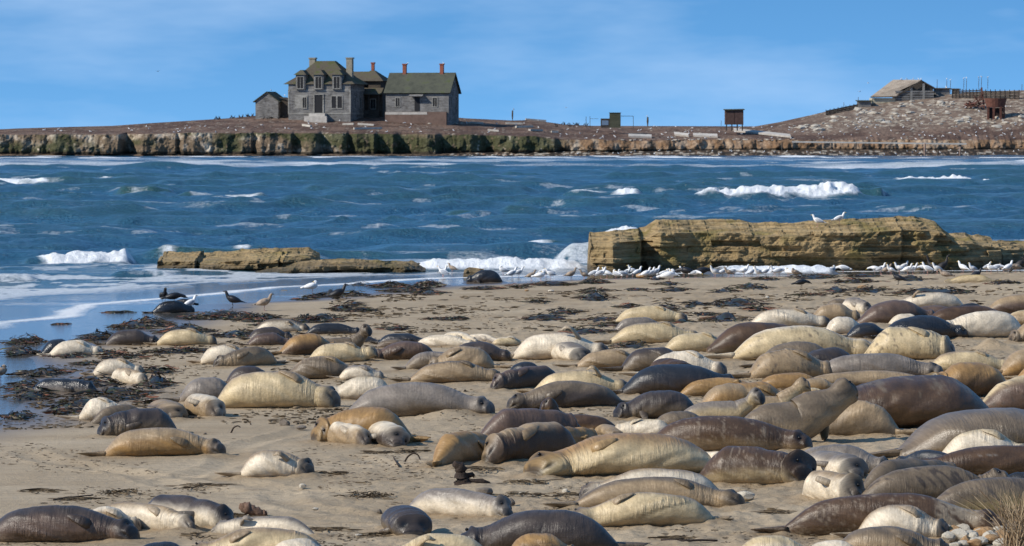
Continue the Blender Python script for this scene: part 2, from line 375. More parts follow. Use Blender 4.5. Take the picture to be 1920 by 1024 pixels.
mid = np.maximum(mid, .5 * band(395, 403, 412, 420) * sstep(520, 300, PXs) * sstep(.42, .6, fbm(X / 9, Y / 5, 78, 4)))
caps = .40 * sstep(.72, .84, fbm(X / 3.5, Y / 3.0, 74, 3)) * sstep(.1, .4, Hs) * amp
swash = sstep(34, 16, D) * sstep(4, 9, D) * sstep(.42, .58, lace + .06 * sstep(20, 6, D)) * .62 * sstep(105, 122, Y)
edge = np.exp(-((D - 3.2 - 2.5 * (fbm(X / 6, Y / 6, 75, 3) - .5)) / .5) ** 2) * .9 * sstep(110, 125, Y)
edge = np.maximum(edge, np.exp(-((D - 8 - 3 * (fbm(X / 8, Y / 8, 79, 3) - .5)) / .5) ** 2) * .6 * sstep(110, 125, Y))
foam = np.maximum.reduce([foam, far, mid, caps, swash, edge])
clifffoam = band(291, 293.5, 296, 299) * sstep(.5, .66, fbm(X / 6, Y / 10, 76, 3)) * .8
foam = np.maximum(foam, clifffoam)
Zs = Hs + 0.012 + (foam > .3) * .02 * lace
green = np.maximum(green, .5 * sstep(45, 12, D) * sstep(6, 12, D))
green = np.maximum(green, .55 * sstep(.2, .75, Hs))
t = NT('sea_water'); v = t.pos()
fo = t.attr('foam', 'Fac'); gr = t.attr('green', 'Fac'); film = t.attr('film', 'Fac')
r1 = t.noise(t.pos((1, 1.5, 1)), 1.5, 6, .62); r2 = t.noise(t.pos((1, 1.3, 1)), 5.0, 4, .6)
body = t.mix(gr, (0.026, 0.102, 0.185), (0.028, 0.082, 0.080))  # shade of wave faces painted as darker teal; the shallows share this tint
fn = t.noise(v, 4.0, 6, .7)
ff = t.math('SMOOTH_MIN', t.rng(t.math('ADD', fo, t.math('MULTIPLY', t.math('SUBTRACT', fn, .5), .9)), .34, .62), 1.0)
ff = t.math('MULTIPLY', t.rng(t.math('ADD', fo, t.math('MULTIPLY', t.math('SUBTRACT', fn, .5), .9)), .22, .78), t.rng(fo, .3, .9, .70, 1.0))
bm = t.N('ShaderNodeBump', {'Height': t.math('ADD', r1, t.math('MULTIPLY', r2, .35)), 'Distance': .34, 'Strength': t.rng(film, 0, 1, .95, .05)}).outputs[0]
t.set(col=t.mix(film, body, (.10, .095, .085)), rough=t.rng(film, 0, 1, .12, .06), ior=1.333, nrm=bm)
t.b.inputs['Specular IOR Level'].default_value = .5
fb = t.N('ShaderNodeBsdfPrincipled', {'Base Color': (.86, .88, .89, 1), 'Roughness': .8, 'Normal': t.bump(t.noise(v, 3.2, 6, .75), .35, .7)})
mx = t.N('ShaderNodeMixShader', {0: ff}); t.l.new(t.b.outputs[0], mx.inputs[1]); t.l.new(fb.outputs[0], mx.inputs[2]); t.l.new(mx.outputs[0], t.out.inputs[0])
SEA = t.m
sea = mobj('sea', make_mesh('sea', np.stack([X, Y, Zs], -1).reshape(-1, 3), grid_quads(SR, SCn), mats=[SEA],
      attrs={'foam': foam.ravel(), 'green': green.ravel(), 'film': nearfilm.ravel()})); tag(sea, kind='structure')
EY, EX = np.meshgrid([-200, 30, 62, 150, 300, 600, 852, 1200, 3000, 9000, 45000.], [-40000, -4000, -800, -400, -126, 126, 400, 800, 4000, 40000.], indexing='ij')
z_ = np.where((EY < 851), np.where(np.abs(EX) < 130, -.9, -.25), -.12)
es = mobj('open_sea', make_mesh('open_sea', np.stack([EX, EY, z_], -1).reshape(-1, 3), grid_quads(11, 10), mats=[SEA], attrs={k: np.zeros(110) for k in ('foam', 'green', 'film')}))
tag(es, kind='structure')

# ================================================================ ISLAND
YI = float(zpt(960, 293)[1])                              # distance of its waterline
PXM = YI / F                                              # metres per photo pixel out there
def xi(px): return (px - 960) * PXM
def zi(py, Y=None): return float(at(960, py, Y or YI)[2])
ridge_px = [(-500, 262), (-200, 252), (0, 241), (100, 238), (180, 236), (250, 231), (400, 222), (480, 215), (560, 213), (700, 213), (800, 216), (870, 222), (960, 226), (1000, 225), (1060, 233), (1120, 236), (1440, 237),
            (1490, 229), (1560, 215), (1620, 202), (1660, 196), (1720, 188), (1790, 182), (1850, 176), (1920, 171), (2050, 168), (2300, 172)]
rim_px = [(-500, 266), (0, 253), (220, 252), (420, 250), (640, 251), (860, 253), (1000, 256), (1060, 262), (1200, 264), (1400, 262), (1600, 264), (2300, 264)]
foot_px = [(-500, 0), (800, 0), (900, 5), (1100, 9), (1300, 13), (1500, 14), (1750, 14), (2300, 14)]     # metres of cobble beach in front
def lut(tab, x): a = np.array(tab, float); return np.interp(x, a[:, 0], a[:, 1])
DEPTH = 46.0
def ridge_y(px): return YI + lut(foot_px, px) + 4 + DEPTH * np.interp(px, [-500, 0, 300, 1000, 1440, 1700, 2300], [.4, .5, .8, .9, .6, 1.0, 1.0])
def ridge_z(px):
    Yr = ridge_y(px); return ZC + (241 - lut(ridge_px, px)) * Yr / F
NU, ns = 1700, (10, 60, 110, 26)
upx = np.linspace(-480, 2280, NU); xw = xi(upx)
def saw(x, L, seed):                                      # coves: a sudden step back, then slowly forward again
    w = x / L + 1.3 * vnoise(x / (L * 2.3), x * 0, seed); f = w - np.floor(w); am = .3 + .9 * hash2(np.floor(w), np.floor(w) * 0, seed + 1)
    return am * (1 - f) * sstep(0, .05, f)
cove = np.zeros(NU)
for (a, b_, dep) in [(223, 268, 9.0), (592, 640, 5.0), (648, 668, 4.0), (700, 742, 4.5), (735, 800, 4.5), (815, 880, 5.0), (900, 960, 3.5), (470, 490, 3), (545, 570, 3.5), (330, 345, 2), (1040, 1075, 3)]:
    f = (upx - a) / (b_ - a); cove += np.where((f > 0) & (f < 1), dep * sstep(0, .20, f) * (1 - np.clip(f, 0, 1)) ** .8, 0)
cove += 1.1 * (fbm(xw / 1.3, xw * 0, 19, 3) - .5) + 3.2 * (fbm(xw / 6.5, xw * 0, 29, 3) - .5) + 5.0 * (fbm(xw / 26, xw * 0, 15, 3) - .5)
rimz = ZC + (241 - lut(rim_px, upx)) * (YI + lut(foot_px, upx)) / F
footy = lut(foot_px, upx); ry = ridge_y(upx); rz = ridge_z(upx)
rows = []; cols = []
def c3(*c): return np.array(c, float)[None, :]
lit = lambda a, b, m: a * (1 - m[:, None]) + b * m[:, None]
for k in range(ns[0]):                                    # cobble shelf
    f = k / ns[0]; y = YI - 2.5 + f * (footy + 2.5) ; z = -.7 + f * (1.15 + footy / 14 * .85) + .35 * (fbm(xw / 1.2, xw * 0 + k * .7, 31, 3) - .4) * (f > .1)
    rows.append((xw, y + 0 * xw, z)); n = fbm(xw / .8, xw * 0 + k * 1.3, 33, 3)
    cols.append(lit(lit(c3(.035, .028, .022), c3(.16, .11, .075), sstep(.45, .6, n)), c3(.45, .40, .33), sstep(.62, .68, n) * (footy > 2)))
for k in range(ns[1]):                                    # cliff
    f = k / (ns[1] - 1); zb_ = .45 + footy / 14 * .85; rz_ = rimz + .9 * (fbm(xw / 2.2, xw * 0, 39, 4) - .5); z = zb_ + f * (rz_ - zb_)
    bulge = 2.2 * (fbm(xw / 2.2, z / 1.8, 41, 4) - .5) + .8 * (fbm(xw / .5, z / 1.0, 42, 3) - .5) - .5 * np.sin(f * 3.1)
    y = YI + footy + cove * (1 - .15 * f) + bulge + 1.5 * f
    rows.append((xw, y, z))
    h1 = fbm(xw / 1.9, z / 2.2, 43, 5, .6); h2 = fbm(xw / 7, z / 5, 44, 3); h3 = fbm(xw / .45, z / .7, 45, 3)
    c = lit(c3(.155, .115, .078), c3(.36, .30, .235), sstep(.45, .65, h1 + .35 * (h3 - .5)))
    c = lit(c, c3(.60, .53, .42), sstep(.62, .72, h1 + .3 * (h2 - .5)) * .8)
    gz_ = sstep(.35, .55, h2 + .35 * sstep(480, 700, upx) * sstep(1120, 1000, upx) + .1 * sstep(280, 240, upx) - .12) * sstep(1080, 1020, upx)
    c = lit(c, c3(.052, .058, .026), gz_ * sstep(.35, .52, h3 + .15) * .92)
    c = lit(c, c3(.24, .135, .07), sstep(1040, 1120, upx) * .6)
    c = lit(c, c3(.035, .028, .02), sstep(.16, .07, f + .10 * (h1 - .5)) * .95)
    cols.append(c)
cy_ = rows[-1][1]; 
for k in range(1, ns[2]):                                 # plateau up to the ridge
    f = k / (ns[2] - 1); cs_ = YI + footy + 3.0 + 5.0 * (fbm(xw / 26, xw * 0, 15, 3) - .5); y = cs_ + (cy_ - cs_) * max(0, 1 - f * 7) + (ry - cs_) * f
    fz = f ** np.interp(upx, [-500, 1000, 1440, 1600, 2300], [.85, .85, 1.0, .8, .72])
    z = rimz + (rz - rimz) * fz + (.5 * (fbm(xw / 4, y / 7, 51, 4) - .5) + .18 * (fbm(xw / .9, y / 1.4, 52, 3) - .5)) * np.sin(np.pi * min(f * 1.02, 1)) ** .5
    rows.append((xw, y, z)); h1 = fbm(xw / 5, y / 4, 53, 4); h2 = fbm(xw / .9, y / 1.1, 54, 3)
    c = lit(c3(.112, .072, .056), c3(.185, .125, .095), sstep(.4, .6, h1))
    c = lit(c, c3(.205, .155, .12), .7 * sstep(1450, 1620, upx) * sstep(.10, .35, f + .3 * (h1 - .5)))
    c = lit(c, c3(.065, .042, .036), sstep(.55, .66, h2) * .7)
    c = lit(c, c3(.40, .34, .27), sstep(.66, .78, h2 + .17 * sstep(1440, 1650, upx) * sstep(.12, .3, f) - .02) * .8)
    cols.append(c)
y0_, z0_ = rows[-1][1], rows[-1][2]
for k in range(1, ns[3]):                                 # back slope
    f = k / (ns[3] - 1); y = y0_ + 60 * f; z = z0_ + (-2.0 - z0_) * (f ** 1.5)
    rows.append((xw, y, z)); cols.append(np.repeat(c3(.13, .085, .062), NU, 0))
IV = np.stack([np.stack([r[0] + 0 * r[1], r[1], r[2]], -1) for r in rows]); nrow = len(rows)
IC = np.stack([np.broadcast_to(c, (NU, 3)) for c in cols])
t = NT('island_ground'); v = t.pos(); n = t.noise(v, 1.6, 6, .65); n2 = t.noise(v, .5, 4)
c = t.mix(1.0, t.attr('col'), t.mix(t.rng(n, .3, .7), (.62, .62, .62), (1.3, 1.27, 1.22)), 'MULTIPLY')
t.set(col=c, rough=.93, spec=.15, nrm=t.bump(n, .35, .9)); ISL = t.m
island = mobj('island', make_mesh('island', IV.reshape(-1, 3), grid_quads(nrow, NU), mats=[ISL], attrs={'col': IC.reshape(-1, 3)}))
tag(island, kind='structure')
PL = IV[ns[0] + ns[1] - 1: ns[0] + ns[1] + ns[2] - 1]     # plateau rows
def isl(px, f):                                           # surface point of the plateau: f = 0 at the rim, 1 at the ridge
    i = int(np.clip((px + 480) / 2760 * (NU - 1), 0, NU - 1)); k = int(np.clip(f, 0, 1) * (len(PL) - 1)); return PL[k, i].copy()
def isl_at(px, py):                                       # plateau point nearest to a pixel
    i0 = int(np.clip((px + 480) / 2760 * (NU - 1), 8, NU - 9)); best = None
    for i in range(i0 - 8, i0 + 30, 2):
        if i >= NU: break
        a, b_ = project(IV[:, min(i, NU - 1)]); e = (a - px) ** 2 + (b_ - py) ** 2
        for s_ in (-1, 1):
            pass
        k = int(np.argmin(e[: ns[0] + ns[1] + ns[2] - 1]))
        if best is None or e[k] < best[0]: best = (e[k], IV[k, min(i, NU - 1)].copy())
    return best[1]

# ================================================================ STRATIFIED ROCK OUTCROPS
t = NT('sandstone'); v = t.pos(); n = t.noise(t.pos((1, 1, 3.5)), 1.2, 6, .65); n2 = t.noise(v, 9, 5, .65); lay = t.noise(t.pos((.10, .10, 6.5)), 2.0, 5, .7)
c = t.mix(t.rng(lay, .35, .65), (.235, .16, .072), (.47, .34, .175))
c = t.mix(t.rng(n, .52, .68, 0, .75), c, (.13, .10, .045))
c = t.mix(t.rng(t.noise(v, .55, 4), .52, .64, 0, .6), c, (.20, .165, .045))
c = t.mix(t.rng(n2, .64, .74, 0, .6), c, (.07, .05, .035))
zz_ = t.N('ShaderNodeSeparateXYZ', {0: v}).outputs['Z']; wb = t.rng(t.math('ADD', zz_, t.math('MULTIPLY', n, .5)), .75, .35)
c = t.mix(t.math('MULTIPLY', wb, .75), c, (.045, .036, .022))
t.set(col=c, rough=t.rng(wb, 0, 1, .88, .45), spec=.3, nrm=t.bump(t.math('ADD', t.math('MULTIPLY', lay, 1.0), t.math('MULTIPLY', n2, .5)), .16, 1.0)); STONE = t.m
def outcrop(name, label, basepts, top, depth, seed, dip=0.0, step=.20, lipz=None, lip=1.2, notches=(), amp=.42, rough=.40):
    """basepts: (px, py) along the foot; top: (px, height above the sea in m) of the back edge"""
    bp = np.array([[*zpt(a, b_)] for a, b_ in basepts]); bx = [b_[0] for b_ in basepts]
    n = 620; px = np.linspace(bx[0], bx[-1], n); bxw = np.interp(px, bx, bp[:, 0]); byw = np.interp(px, bx, bp[:, 1])
    ht = lut(top, px) * .94; rows = []
    m1, m2, m3 = 70, 40, 14
    notch = np.zeros(n)
    for (a, b_, dd) in notches:
        f = (px - a) / (b_ - a); notch += np.where((f > 0) & (f < 1), dd * sstep(0, .15, f) * (1 - f), 0)
    def strat(x, z, s):
        x = x + 1.1 * fbm(x / 1.5, z * 1.3, s + 40, 3)
        q = (z + dip * x + .05 * fbm(x / 2, z * 0, s, 3)) / step; k = np.floor(q); fr = q - k
        h = hash2(k, np.floor(x / 2.2 + hash2(k, k * 0, s + 5) * 7), s); e = hash2(k + 1, np.floor(x / 2.2 + hash2(k + 1, k * 0, s + 5) * 7), s)
        return h * (1 - sstep(.8, 1, fr)) + e * sstep(.8, 1, fr)
    facez = ht - .10 * depth * .35
    for k in range(m1):
        f = k / (m1 - 1); z = -.5 + f * (np.maximum(ht - lipd(px, ht), .05) + .5)
        y = byw + amp * strat(bxw, z, seed) + .35 * (z + .5) * .35 + notch + 1.2 * (fbm(bxw / 3, z / 2, seed + 1, 3) - .5) + rough * (fbm(bxw / .35, z / .25, seed + 2, 4) - .5)
        rows.append(np.stack([bxw, y, z + 0 * y], -1))
    ey = rows[-1][:, 1]; ez = rows[-1][:, 2]
    for k in range(1, m2):
        f = k / (m2 - 1); y = ey + depth * f
        zz = ez + (ht - ez) * (np.floor(f * 4 + .6 * fbm(bxw / 2.5, f * 3 + 0 * bxw, seed + 6, 3)) / 4 * .7 + .3 * f).clip(0, 1)
        z = zz + .26 * (fbm(bxw / .6, y / .6, seed + 7, 4) - .5) * (f < 1)
        rows.append(np.stack([bxw, y, z], -1))
    ey = rows[-1][:, 1]; ez = rows[-1][:, 2]
    for k in range(1, m3):
        f = k / (m3 - 1); rows.append(np.stack([bxw, ey + .8 * f, ez + (-.8 - ez) * f], -1))
    P = np.stack(rows)
    # close the two ends by drawing them together
    e = np.minimum(sstep(0, 1, (px - px[0]) / 9 + .02), sstep(0, 1, (px[-1] - px) / 9 + .02))[None, :]
    midy = byw[None] + depth * .5; P[..., 1] = midy + (P[..., 1] - midy) * (.25 + .75 * e)
    P[..., 2] = P[..., 2] * (.15 + .85 * e) - .5 * (1 - e)
    V = P.reshape(-1, 3); o = V[:, :].mean(0); o[2] = 0
    nr = len(rows); Q = grid_quads(nr, n)
    ends = []
    for j in (0, n - 1):
        idx = [r * n + j for r in range(nr)]
        for a in range(len(idx) // 2 - 1): ends.append([idx[a], idx[a + 1], idx[-2 - a], idx[-1 - a]])
    me = make_mesh(name, V - o, np.vstack([Q, ends]), mats=[STONE], smooth=False)
    ob = mobj(name, me, o); tag(ob, label, 'rock'); return ob
def lipd(px, ht): return .12 + .16 * ht
S_ = lambda py, base=505: (base - py) / 49.0
outcrop('rock_outcrop', 'long high tan sandstone rock ledge with gulls along its foot, right of centre',
        [(1100, 512), (1150, 513), (1225, 510), (1300, 509), (1600, 510), (1780, 509), (1888, 506)],
        [(1100, .92), (1108, 1.52), (1180, 1.66), (1215, 1.72), (1235, 2.05), (1400, 2.02), (1420, 1.90), (1500, 1.90), (1530, 2.0), (1560, 2.05), (1600, 2.05), (1700, 2.16), (1745, 2.12), (1770, 1.98), (1788, 1.62), (1800, 1.44), (1830, 1.46), (1845, 1.32), (1888, 1.22)],
        3.6, 101, notches=[(1200, 1238, 1.5), (1690, 1720, .3)])
outcrop('rock_outcrop', 'dark low end of the sandstone ledge at the right edge of the shore',
        [(1872, 503), (1920, 501), (2040, 499)], [(1872, 1.05), (1900, 1.02), (1960, 1.0), (2040, .7)], 3.0, 131)
outcrop('rock_outcrop', 'low flat tan rock shelf in the surf, left of centre',
        [(284, 507), (330, 508), (420, 510), (520, 511), (600, 508)],
        [(284, .25), (292, .58), (330, .62), (364, .68), (368, .45), (420, .62), (440, .68), (520, .74), (580, .76), (600, .50)], 3.2, 111, dip=-.045, step=.19, notches=[(362, 378, 1.0), (520, 530, .4)], amp=.85, rough=.6)
outcrop('rock_outcrop', 'upper stepped slab lying on top of the low surf rock shelf', [(318, 500), (440, 500), (596, 499)], [(318, .40), (350, .52), (366, .58), (372, .48), (440, .60), (520, .70), (575, .74), (596, .4)], 2.0, 151, dip=-.05, step=.15, amp=.7, rough=.5)
outcrop('rock_outcrop', 'thin tapering slab of layered rock running right from the surf shelf',
        [(470, 513), (600, 514), (700, 513), (805, 511)], [(470, .1), (520, .22), (600, .50), (660, .50), (720, .40), (770, .38), (805, .1)], 2.6, 121, dip=-.05, step=.15, amp=.8, rough=.6)
ROCKS = [o for o in sc.objects if o.name.startswith('rock_outcrop')]
def rocktop(x, y):
    o = ROCKS[0]; n_ = len(o.data.vertices); a_ = np.empty(n_ * 3, np.float32); o.data.vertices.foreach_get('co', a_); a_ = a_.reshape(-1, 3) + np.array(o.location); m = np.hypot(a_[:, 0] - x, a_[:, 1] - y) < .12
    return float(a_[m, 2].max()) if m.any() else 1.8
outcrop('rock_outcrop', 'small tan boulder in the foam behind the resting black seal', [(862, 521), (915, 521)], [(862, .2), (880, .38), (915, .3)], 1.0, 141)
# ================================================================ ELEPHANT SEALS
t = NT('seal_hide')
uvn = t.N('ShaderNodeUVMap').outputs[0]
def uvm(sx, sy): return t.N('ShaderNodeMapping', {'Vector': uvn, 'Scale': (sx, sy, 1)}).outputs[0]
col = t.attr('col'); wetv = t.attr('wet', 'Fac'); rb = t.attr('fold', 'Fac')
a1 = t.noise(uvm(1, 1), 4.5, 6, .62); a2 = t.noise(uvm(1, 1), 22, 4, .7); a3 = t.noise(uvm(1, 1), 90, 2, .6)
wr = t.noise(uvm(9, 1.5), 2.2, 4, .6); wr2 = t.noise(uvm(26, 3), 1.6, 3, .6)
c = t.mix(1.0, col, t.mix(t.rng(a1, .3, .7), (.80, .79, .77), (1.16, 1.15, 1.13)), 'MULTIPLY')
c = t.mix(1.0, c, t.mix(t.rng(a2, .35, .7), (.80, .78, .75), (1.14, 1.14, 1.13)), 'MULTIPLY')
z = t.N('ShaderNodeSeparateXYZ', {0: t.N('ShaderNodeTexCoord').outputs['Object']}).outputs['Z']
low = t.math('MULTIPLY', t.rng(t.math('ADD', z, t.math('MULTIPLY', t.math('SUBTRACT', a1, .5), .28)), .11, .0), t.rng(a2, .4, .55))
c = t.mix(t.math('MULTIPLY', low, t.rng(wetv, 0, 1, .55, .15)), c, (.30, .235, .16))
c = t.mix(t.math('MULTIPLY', t.rng(a2, .66, .74), t.rng(a1, .5, .6, 0, .5)), c, (.34, .27, .19))
hgt = t.math('ADD', t.math('MULTIPLY', t.math('MULTIPLY', wr, rb), 1.4), t.math('ADD', t.math('MULTIPLY', wr2, t.rng(rb, 0, 1, .12, .5)), t.math('ADD', t.math('MULTIPLY', a1, .5), t.math('MULTIPLY', a3, .16))))
t.set(col=c, rough=t.rng(wetv, 0, 1, .44, .22), spec=t.rng(wetv, 0, 1, .45, .65), nrm=t.bump(hgt, .035, .85))
HIDE = t.m
EYE = simple('dark_wet_eye', (.008, .006, .006), .3, .1, 3, .0001, spec=.4)
PINK = simple('open_mouth', (.45, .16, .14), .4, .2, 8, .001)
COL = dict(W=(.66, .57, .44), C=(.545, .43, .255), T=(.325, .235, .138), G=(.160, .120, .078), S=(.215, .182, .152), D=(.058, .043, .034),
           B=(.082, .046, .022), O=(.33, .195, .072), K=(.022, .023, .027), P=(.115, .074, .052), Y=(.42, .31, .13), M=(.29, .235, .17))
SPINES = []
PT = np.array([(0, .22), (.03, .34), (.06, .46), (.10, .62), (.16, .79), (.24, .91), (.34, .975), (.46, 1.0), (.57, .99), (.65, .92), (.71, .82), (.76, .725), (.80, .655), (.835, .61), (.865, .60), (.895, .615),
               (.925, .595), (.945, .535), (.965, .46), (.98, .39), (.991, .29), (1, .05)])
HT = np.interp(np.linspace(0, 1, 400), PT[:, 0], PT[:, 1])
kk = np.exp(-np.linspace(-2, 2, 21) ** 2); kk /= kk.sum()
HT = np.convolve(np.pad(HT, 10, mode='edge'), kk, 'valid'); HT[-3:] *= [.85, .6, .15]
TSH = np.linspace(0, 1, 400)
seal_n = 0
def seal_geo(sp, L, Rr, wsc, N=64, M=32):
    ang, bend, hyaw, lift = R(sp['a']), R(sp.get('bend', 0)), R(sp.get('hyaw', 0)), R(sp.get('lift', 0)); fat = sp.get('fat', 0.0)
    q = np.linspace(0, 1, N); tq = np.where(q < .62, q / .62 * .78, .78 + (q - .62) / .38 * .22)
    wp = .88 + .26 * float(hash2(sp['seed'], 3, 7)); r = np.interp(np.where(tq < .75, (tq / .75) ** wp * .75, tq), TSH, HT); nk = sstep(.60, .84, tq) * sstep(.97, .88, tq); r = r * (1 + fat * nk) * (1 + .35 * fat * sstep(.05, .3, tq) * sstep(.6, .35, tq)); r = np.minimum(r, 1.02) * Rr
    if sp.get('hs'): r = r * (1 + (sp['hs'] - 1) * sstep(.80, .9, tq))
    lt = sp.get('lt', .66)
    hd = ang + bend * (tq - .5) + hyaw * sstep(.76, .90, tq)
    pt = lift * sstep(lt, lt + .10, tq) - lift * sp.get('nod', .75) * sstep(.84, .93, tq)
    dt = np.diff(tq, prepend=0) * L
    Tn = np.stack([np.cos(pt) * np.cos(hd), np.cos(pt) * np.sin(hd), np.sin(pt)], -1)
    C = np.cumsum(Tn * dt[:, None], 0); zc = np.maximum(C[:, 2], 0)
    C[:, 2] = zc + r * .90 - .035 * (zc < .02)
    wob = sp['seed']; C[:, 0] += 0
    U = np.zeros_like(C); U[:, 2] = 1; U -= (U * Tn).sum(1)[:, None] * Tn; U /= np.linalg.norm(U, axis=1)[:, None]
    S = np.cross(Tn, U)
    sgn = 1 if math.cos(ang) >= -.001 else -1
    bel = R(sp.get('bel', 0)); a_bel = math.pi - sgn * bel; a_dor = a_bel + math.pi
    # head may be rolled less than the body
    droll = R(sp.get('hroll', 0)) * sgn * sstep(.74, .88, tq)
    a = np.linspace(0, 2 * np.pi, M, endpoint=False)
    AA = np.broadcast_to(a, (N, M)); TT = np.broadcast_to(tq[:, None], (N, M))
    PHI = AA - a_dor - droll[:, None]
    rr = np.broadcast_to(r[:, None], (N, M)).copy()
    cx, cy = np.cos(AA) * 1.3, np.sin(AA) * 1.3
    rr *= 1 + .085 * (fbm(TT * 6 + cx + wob, cy + 5 + wob, sp['seed'], 3) - .5) * 2 * sstep(1, .85, TT)
    fold = sstep(.60, .74, TT) * sstep(.93, .86, TT) * (.5 + .8 * vnoise(TT * 8 + cx, cy + 3, sp['seed'] + 4))
    flank = sp.get('wr', .35) * sstep(.10, .25, TT) * sstep(.62, .5, TT) * sstep(.45, .7, fbm(TT * 4 + cx, cy, sp['seed'] + 8, 2))
    fl_ = np.clip(fold * sp.get('fold', .7) + flank, 0, 1.3)
    rr *= 1 + .012 * fl_ * (.3 + 1.1 * vnoise(TT * 11, cy * 2.5 + 3, sp['seed'] + 16)) * np.sin(TT * L * (48 + 20 * hash2(sp['seed'], 1, 2)) + 9 * vnoise(TT * 6 + cx, cy * 2, sp['seed'] + 6) + 1.2 * np.cos(PHI))
    # skull: brow, eye hollows, muzzle pads, mouth
    cph = np.cos(PHI)
    def blob(t0, p0, st, spn): 
        d = (PHI - p0 + np.pi) % (2 * np.pi) - np.pi; return np.exp(-((TT - t0) / st) ** 2 - (d / spn) ** 2)
    for s_ in (-1, 1):
        rr *= 1 + .12 * blob(.905, s_ * .62, .016, .38) - .16 * blob(.936, s_ * .80, .012, .36) + .22 * blob(.974, s_ * 1.25, .017, .6) - .16 * blob(.965, s_ * 2.15, .024, .2)
    rr *= 1 - .07 * blob(.945, 0, .012, .7) + .12 * blob(.978, 0, .012, .7) * (1 + sp.get('nose', 0))
    W_ = 1.10 * wsc; up = np.cos(AA); sd = np.sin(AA); dn = np.clip(-up, 0, 1)
    ground = np.clip(1 - zc / .15, 0, 1)[:, None]
    P = C[:, None] + rr[..., None] * ((up * (.92))[..., None] * U[:, None] + (sd * W_ * (1 + .10 * dn * ground))[..., None] * S[:, None])
    P[..., 2] = np.where((P[..., 2] < -.03), -.03 + .15 * (P[..., 2] + .03), P[..., 2])
    V = [P.reshape(-1, 3)]; Q = [grid_quads(N, M, True)]; nV = N * M
    c0 = C[0] - Tn[0] * .02; V.append(np.stack([c0, C[-1] + Tn[-1] * .004])); T_ = [[nV, (j + 1) % M, j] for j in range(M)] + [[nV + 1, (N - 1) * M + j, (N - 1) * M + (j + 1) % M] for j in range(M)]
    tA = [TT.ravel(), [0, 1]]; pA = [((PHI + np.pi) % (2 * np.pi) - np.pi).ravel(), [0, 0]]; fA = [fl_.ravel(), [0, 0]]; kA = [np.zeros(nV + 2)]
    uv = [np.stack([TT.ravel() * L, (np.abs(np.cos(AA / 2)) * np.pi * r[:, None]).ravel()], -1), [[0, 0], [L, 0]]]; nV += 2
    def surf(t_, aa, off=0.0):
        c_ = np.array([np.interp(t_, tq, C[:, k]) for k in range(3)]); u_ = np.array([np.interp(t_, tq, U[:, k]) for k in range(3)]); s__ = np.array([np.interp(t_, tq, S[:, k]) for k in range(3)])
        r_ = np.interp(t_, tq, r); n_ = math.cos(aa) * .92 * u_ + math.sin(aa) * W_ * s__; e_ = -math.sin(aa) * u_ + math.cos(aa) * s__
        nn = n_ / np.linalg.norm(n_); return c_ + n_ * r_ + nn * off, nn, e_
    def paddle(path, widths, wdir, thick, K=8, key=1.0, claws=False):
        nonlocal nV
        path = np.array(path); n = len(path); Td = np.gradient(path, axis=0); Td /= np.linalg.norm(Td, axis=1)[:, None]
        E = np.array(wdir); E = E - (E * Td).sum(1)[:, None] * Td; E /= np.linalg.norm(E, axis=1)[:, None] + 1e-9; Nn = np.cross(Td, E)
        b_ = np.linspace(0, 2 * np.pi, K, endpoint=False); wv = np.array(widths)[:, None, None]; tv = np.array(thick)[:, None, None]
        rid = 1 + .25 * np.cos(b_ * 1)[None, :, None] * 0
        Pp = path[:, None] + wv / 2 * np.cos(b_)[None, :, None] * E[:, None] * rid + tv / 2 * np.sin(b_)[None, :, None] * Nn[:, None]
        Pp[..., 2] = np.maximum(Pp[..., 2], .004 + .25 * np.minimum(Pp[..., 2], 0))
        V.append(Pp.reshape(-1, 3)); Q.append(grid_quads(n, K, True) + nV); b0 = nV; m_ = n * K
        V.append(path[[0, -1]]); nV += m_ + 2
        for j in range(K): T_.append([b0 + m_, b0 + (j + 1) % K, b0 + j]); T_.append([b0 + m_ + 1, b0 + (n - 1) * K + j, b0 + (n - 1) * K + (j + 1) % K])
        tA.append(np.full(m_ + 2, .6)); pA.append(np.full(m_ + 2, 1.6)); fA.append(np.full(m_ + 2, .3)); kA.append(np.concatenate([np.repeat(np.linspace(.35, 1, n), K) * key, [key * .3, key]]))
        uu = np.repeat(np.linspace(0, .3, n), K); uv.append(np.concatenate([np.stack([uu + 3.3, np.tile(np.linspace(0, .2, K), n)], -1), [[3.3, 0], [3.6, 0]]]))
    # fore flippers: side +1 = the upper one for a seal on its side
    sc_ = np.clip(Rr / .27, .75, 1.5)
    for (side, mode) in sp.get('fl', [(1, 'flat')]):
        ph0 = 2.0 * side * (1 if sgn > 0 else -1)
        if sp.get('bel', 0) != 0: ph0 = (2.0 if side > 0 else -2.0) * sgn
        a0 = a_dor + ph0; LN = .30 * sc_ * sp.get('fls', 1.0); pth = []; wd = []; u = np.linspace(0, 1, 8)
        for uu in u:
            if mode == 'flat': p_, n_, e_ = surf(.685 - LN / L * uu * .95, a0 - .30 * uu * np.sign(math.sin(ph0 * sgn) or 1) * sgn, -.05 + .075 * min(uu * 3.5, 1))
            elif mode == 'up': p_, n_, e_ = surf(.685 - LN / L * uu * .9, a0, -.04 + .21 * sc_ * math.sin(min(uu * 1.15, 1) * 2.5))
            elif mode == 'out':
                p_, n_, e_ = surf(.68, a0, -.05); p_ = p_ + n_ * LN * uu * .95 + np.array([0, 0, .04 * math.sin(uu * 3)]) - Tn[N // 2] * LN * .35 * uu
            else:
                p_, n_, e_ = surf(.68 - .03 * uu, a0, -.06); hz = n_.copy(); hz[2] = 0; hz /= np.linalg.norm(hz) + 1e-6
                p_ = p_ + hz * LN * .75 * uu; p_[2] = p_[2] * (1 - min(uu * 1.4, 1)) + .02 * min(uu * 1.4, 1); e_ = Tn[N // 2]
            pth.append(p_); wd.append(e_)
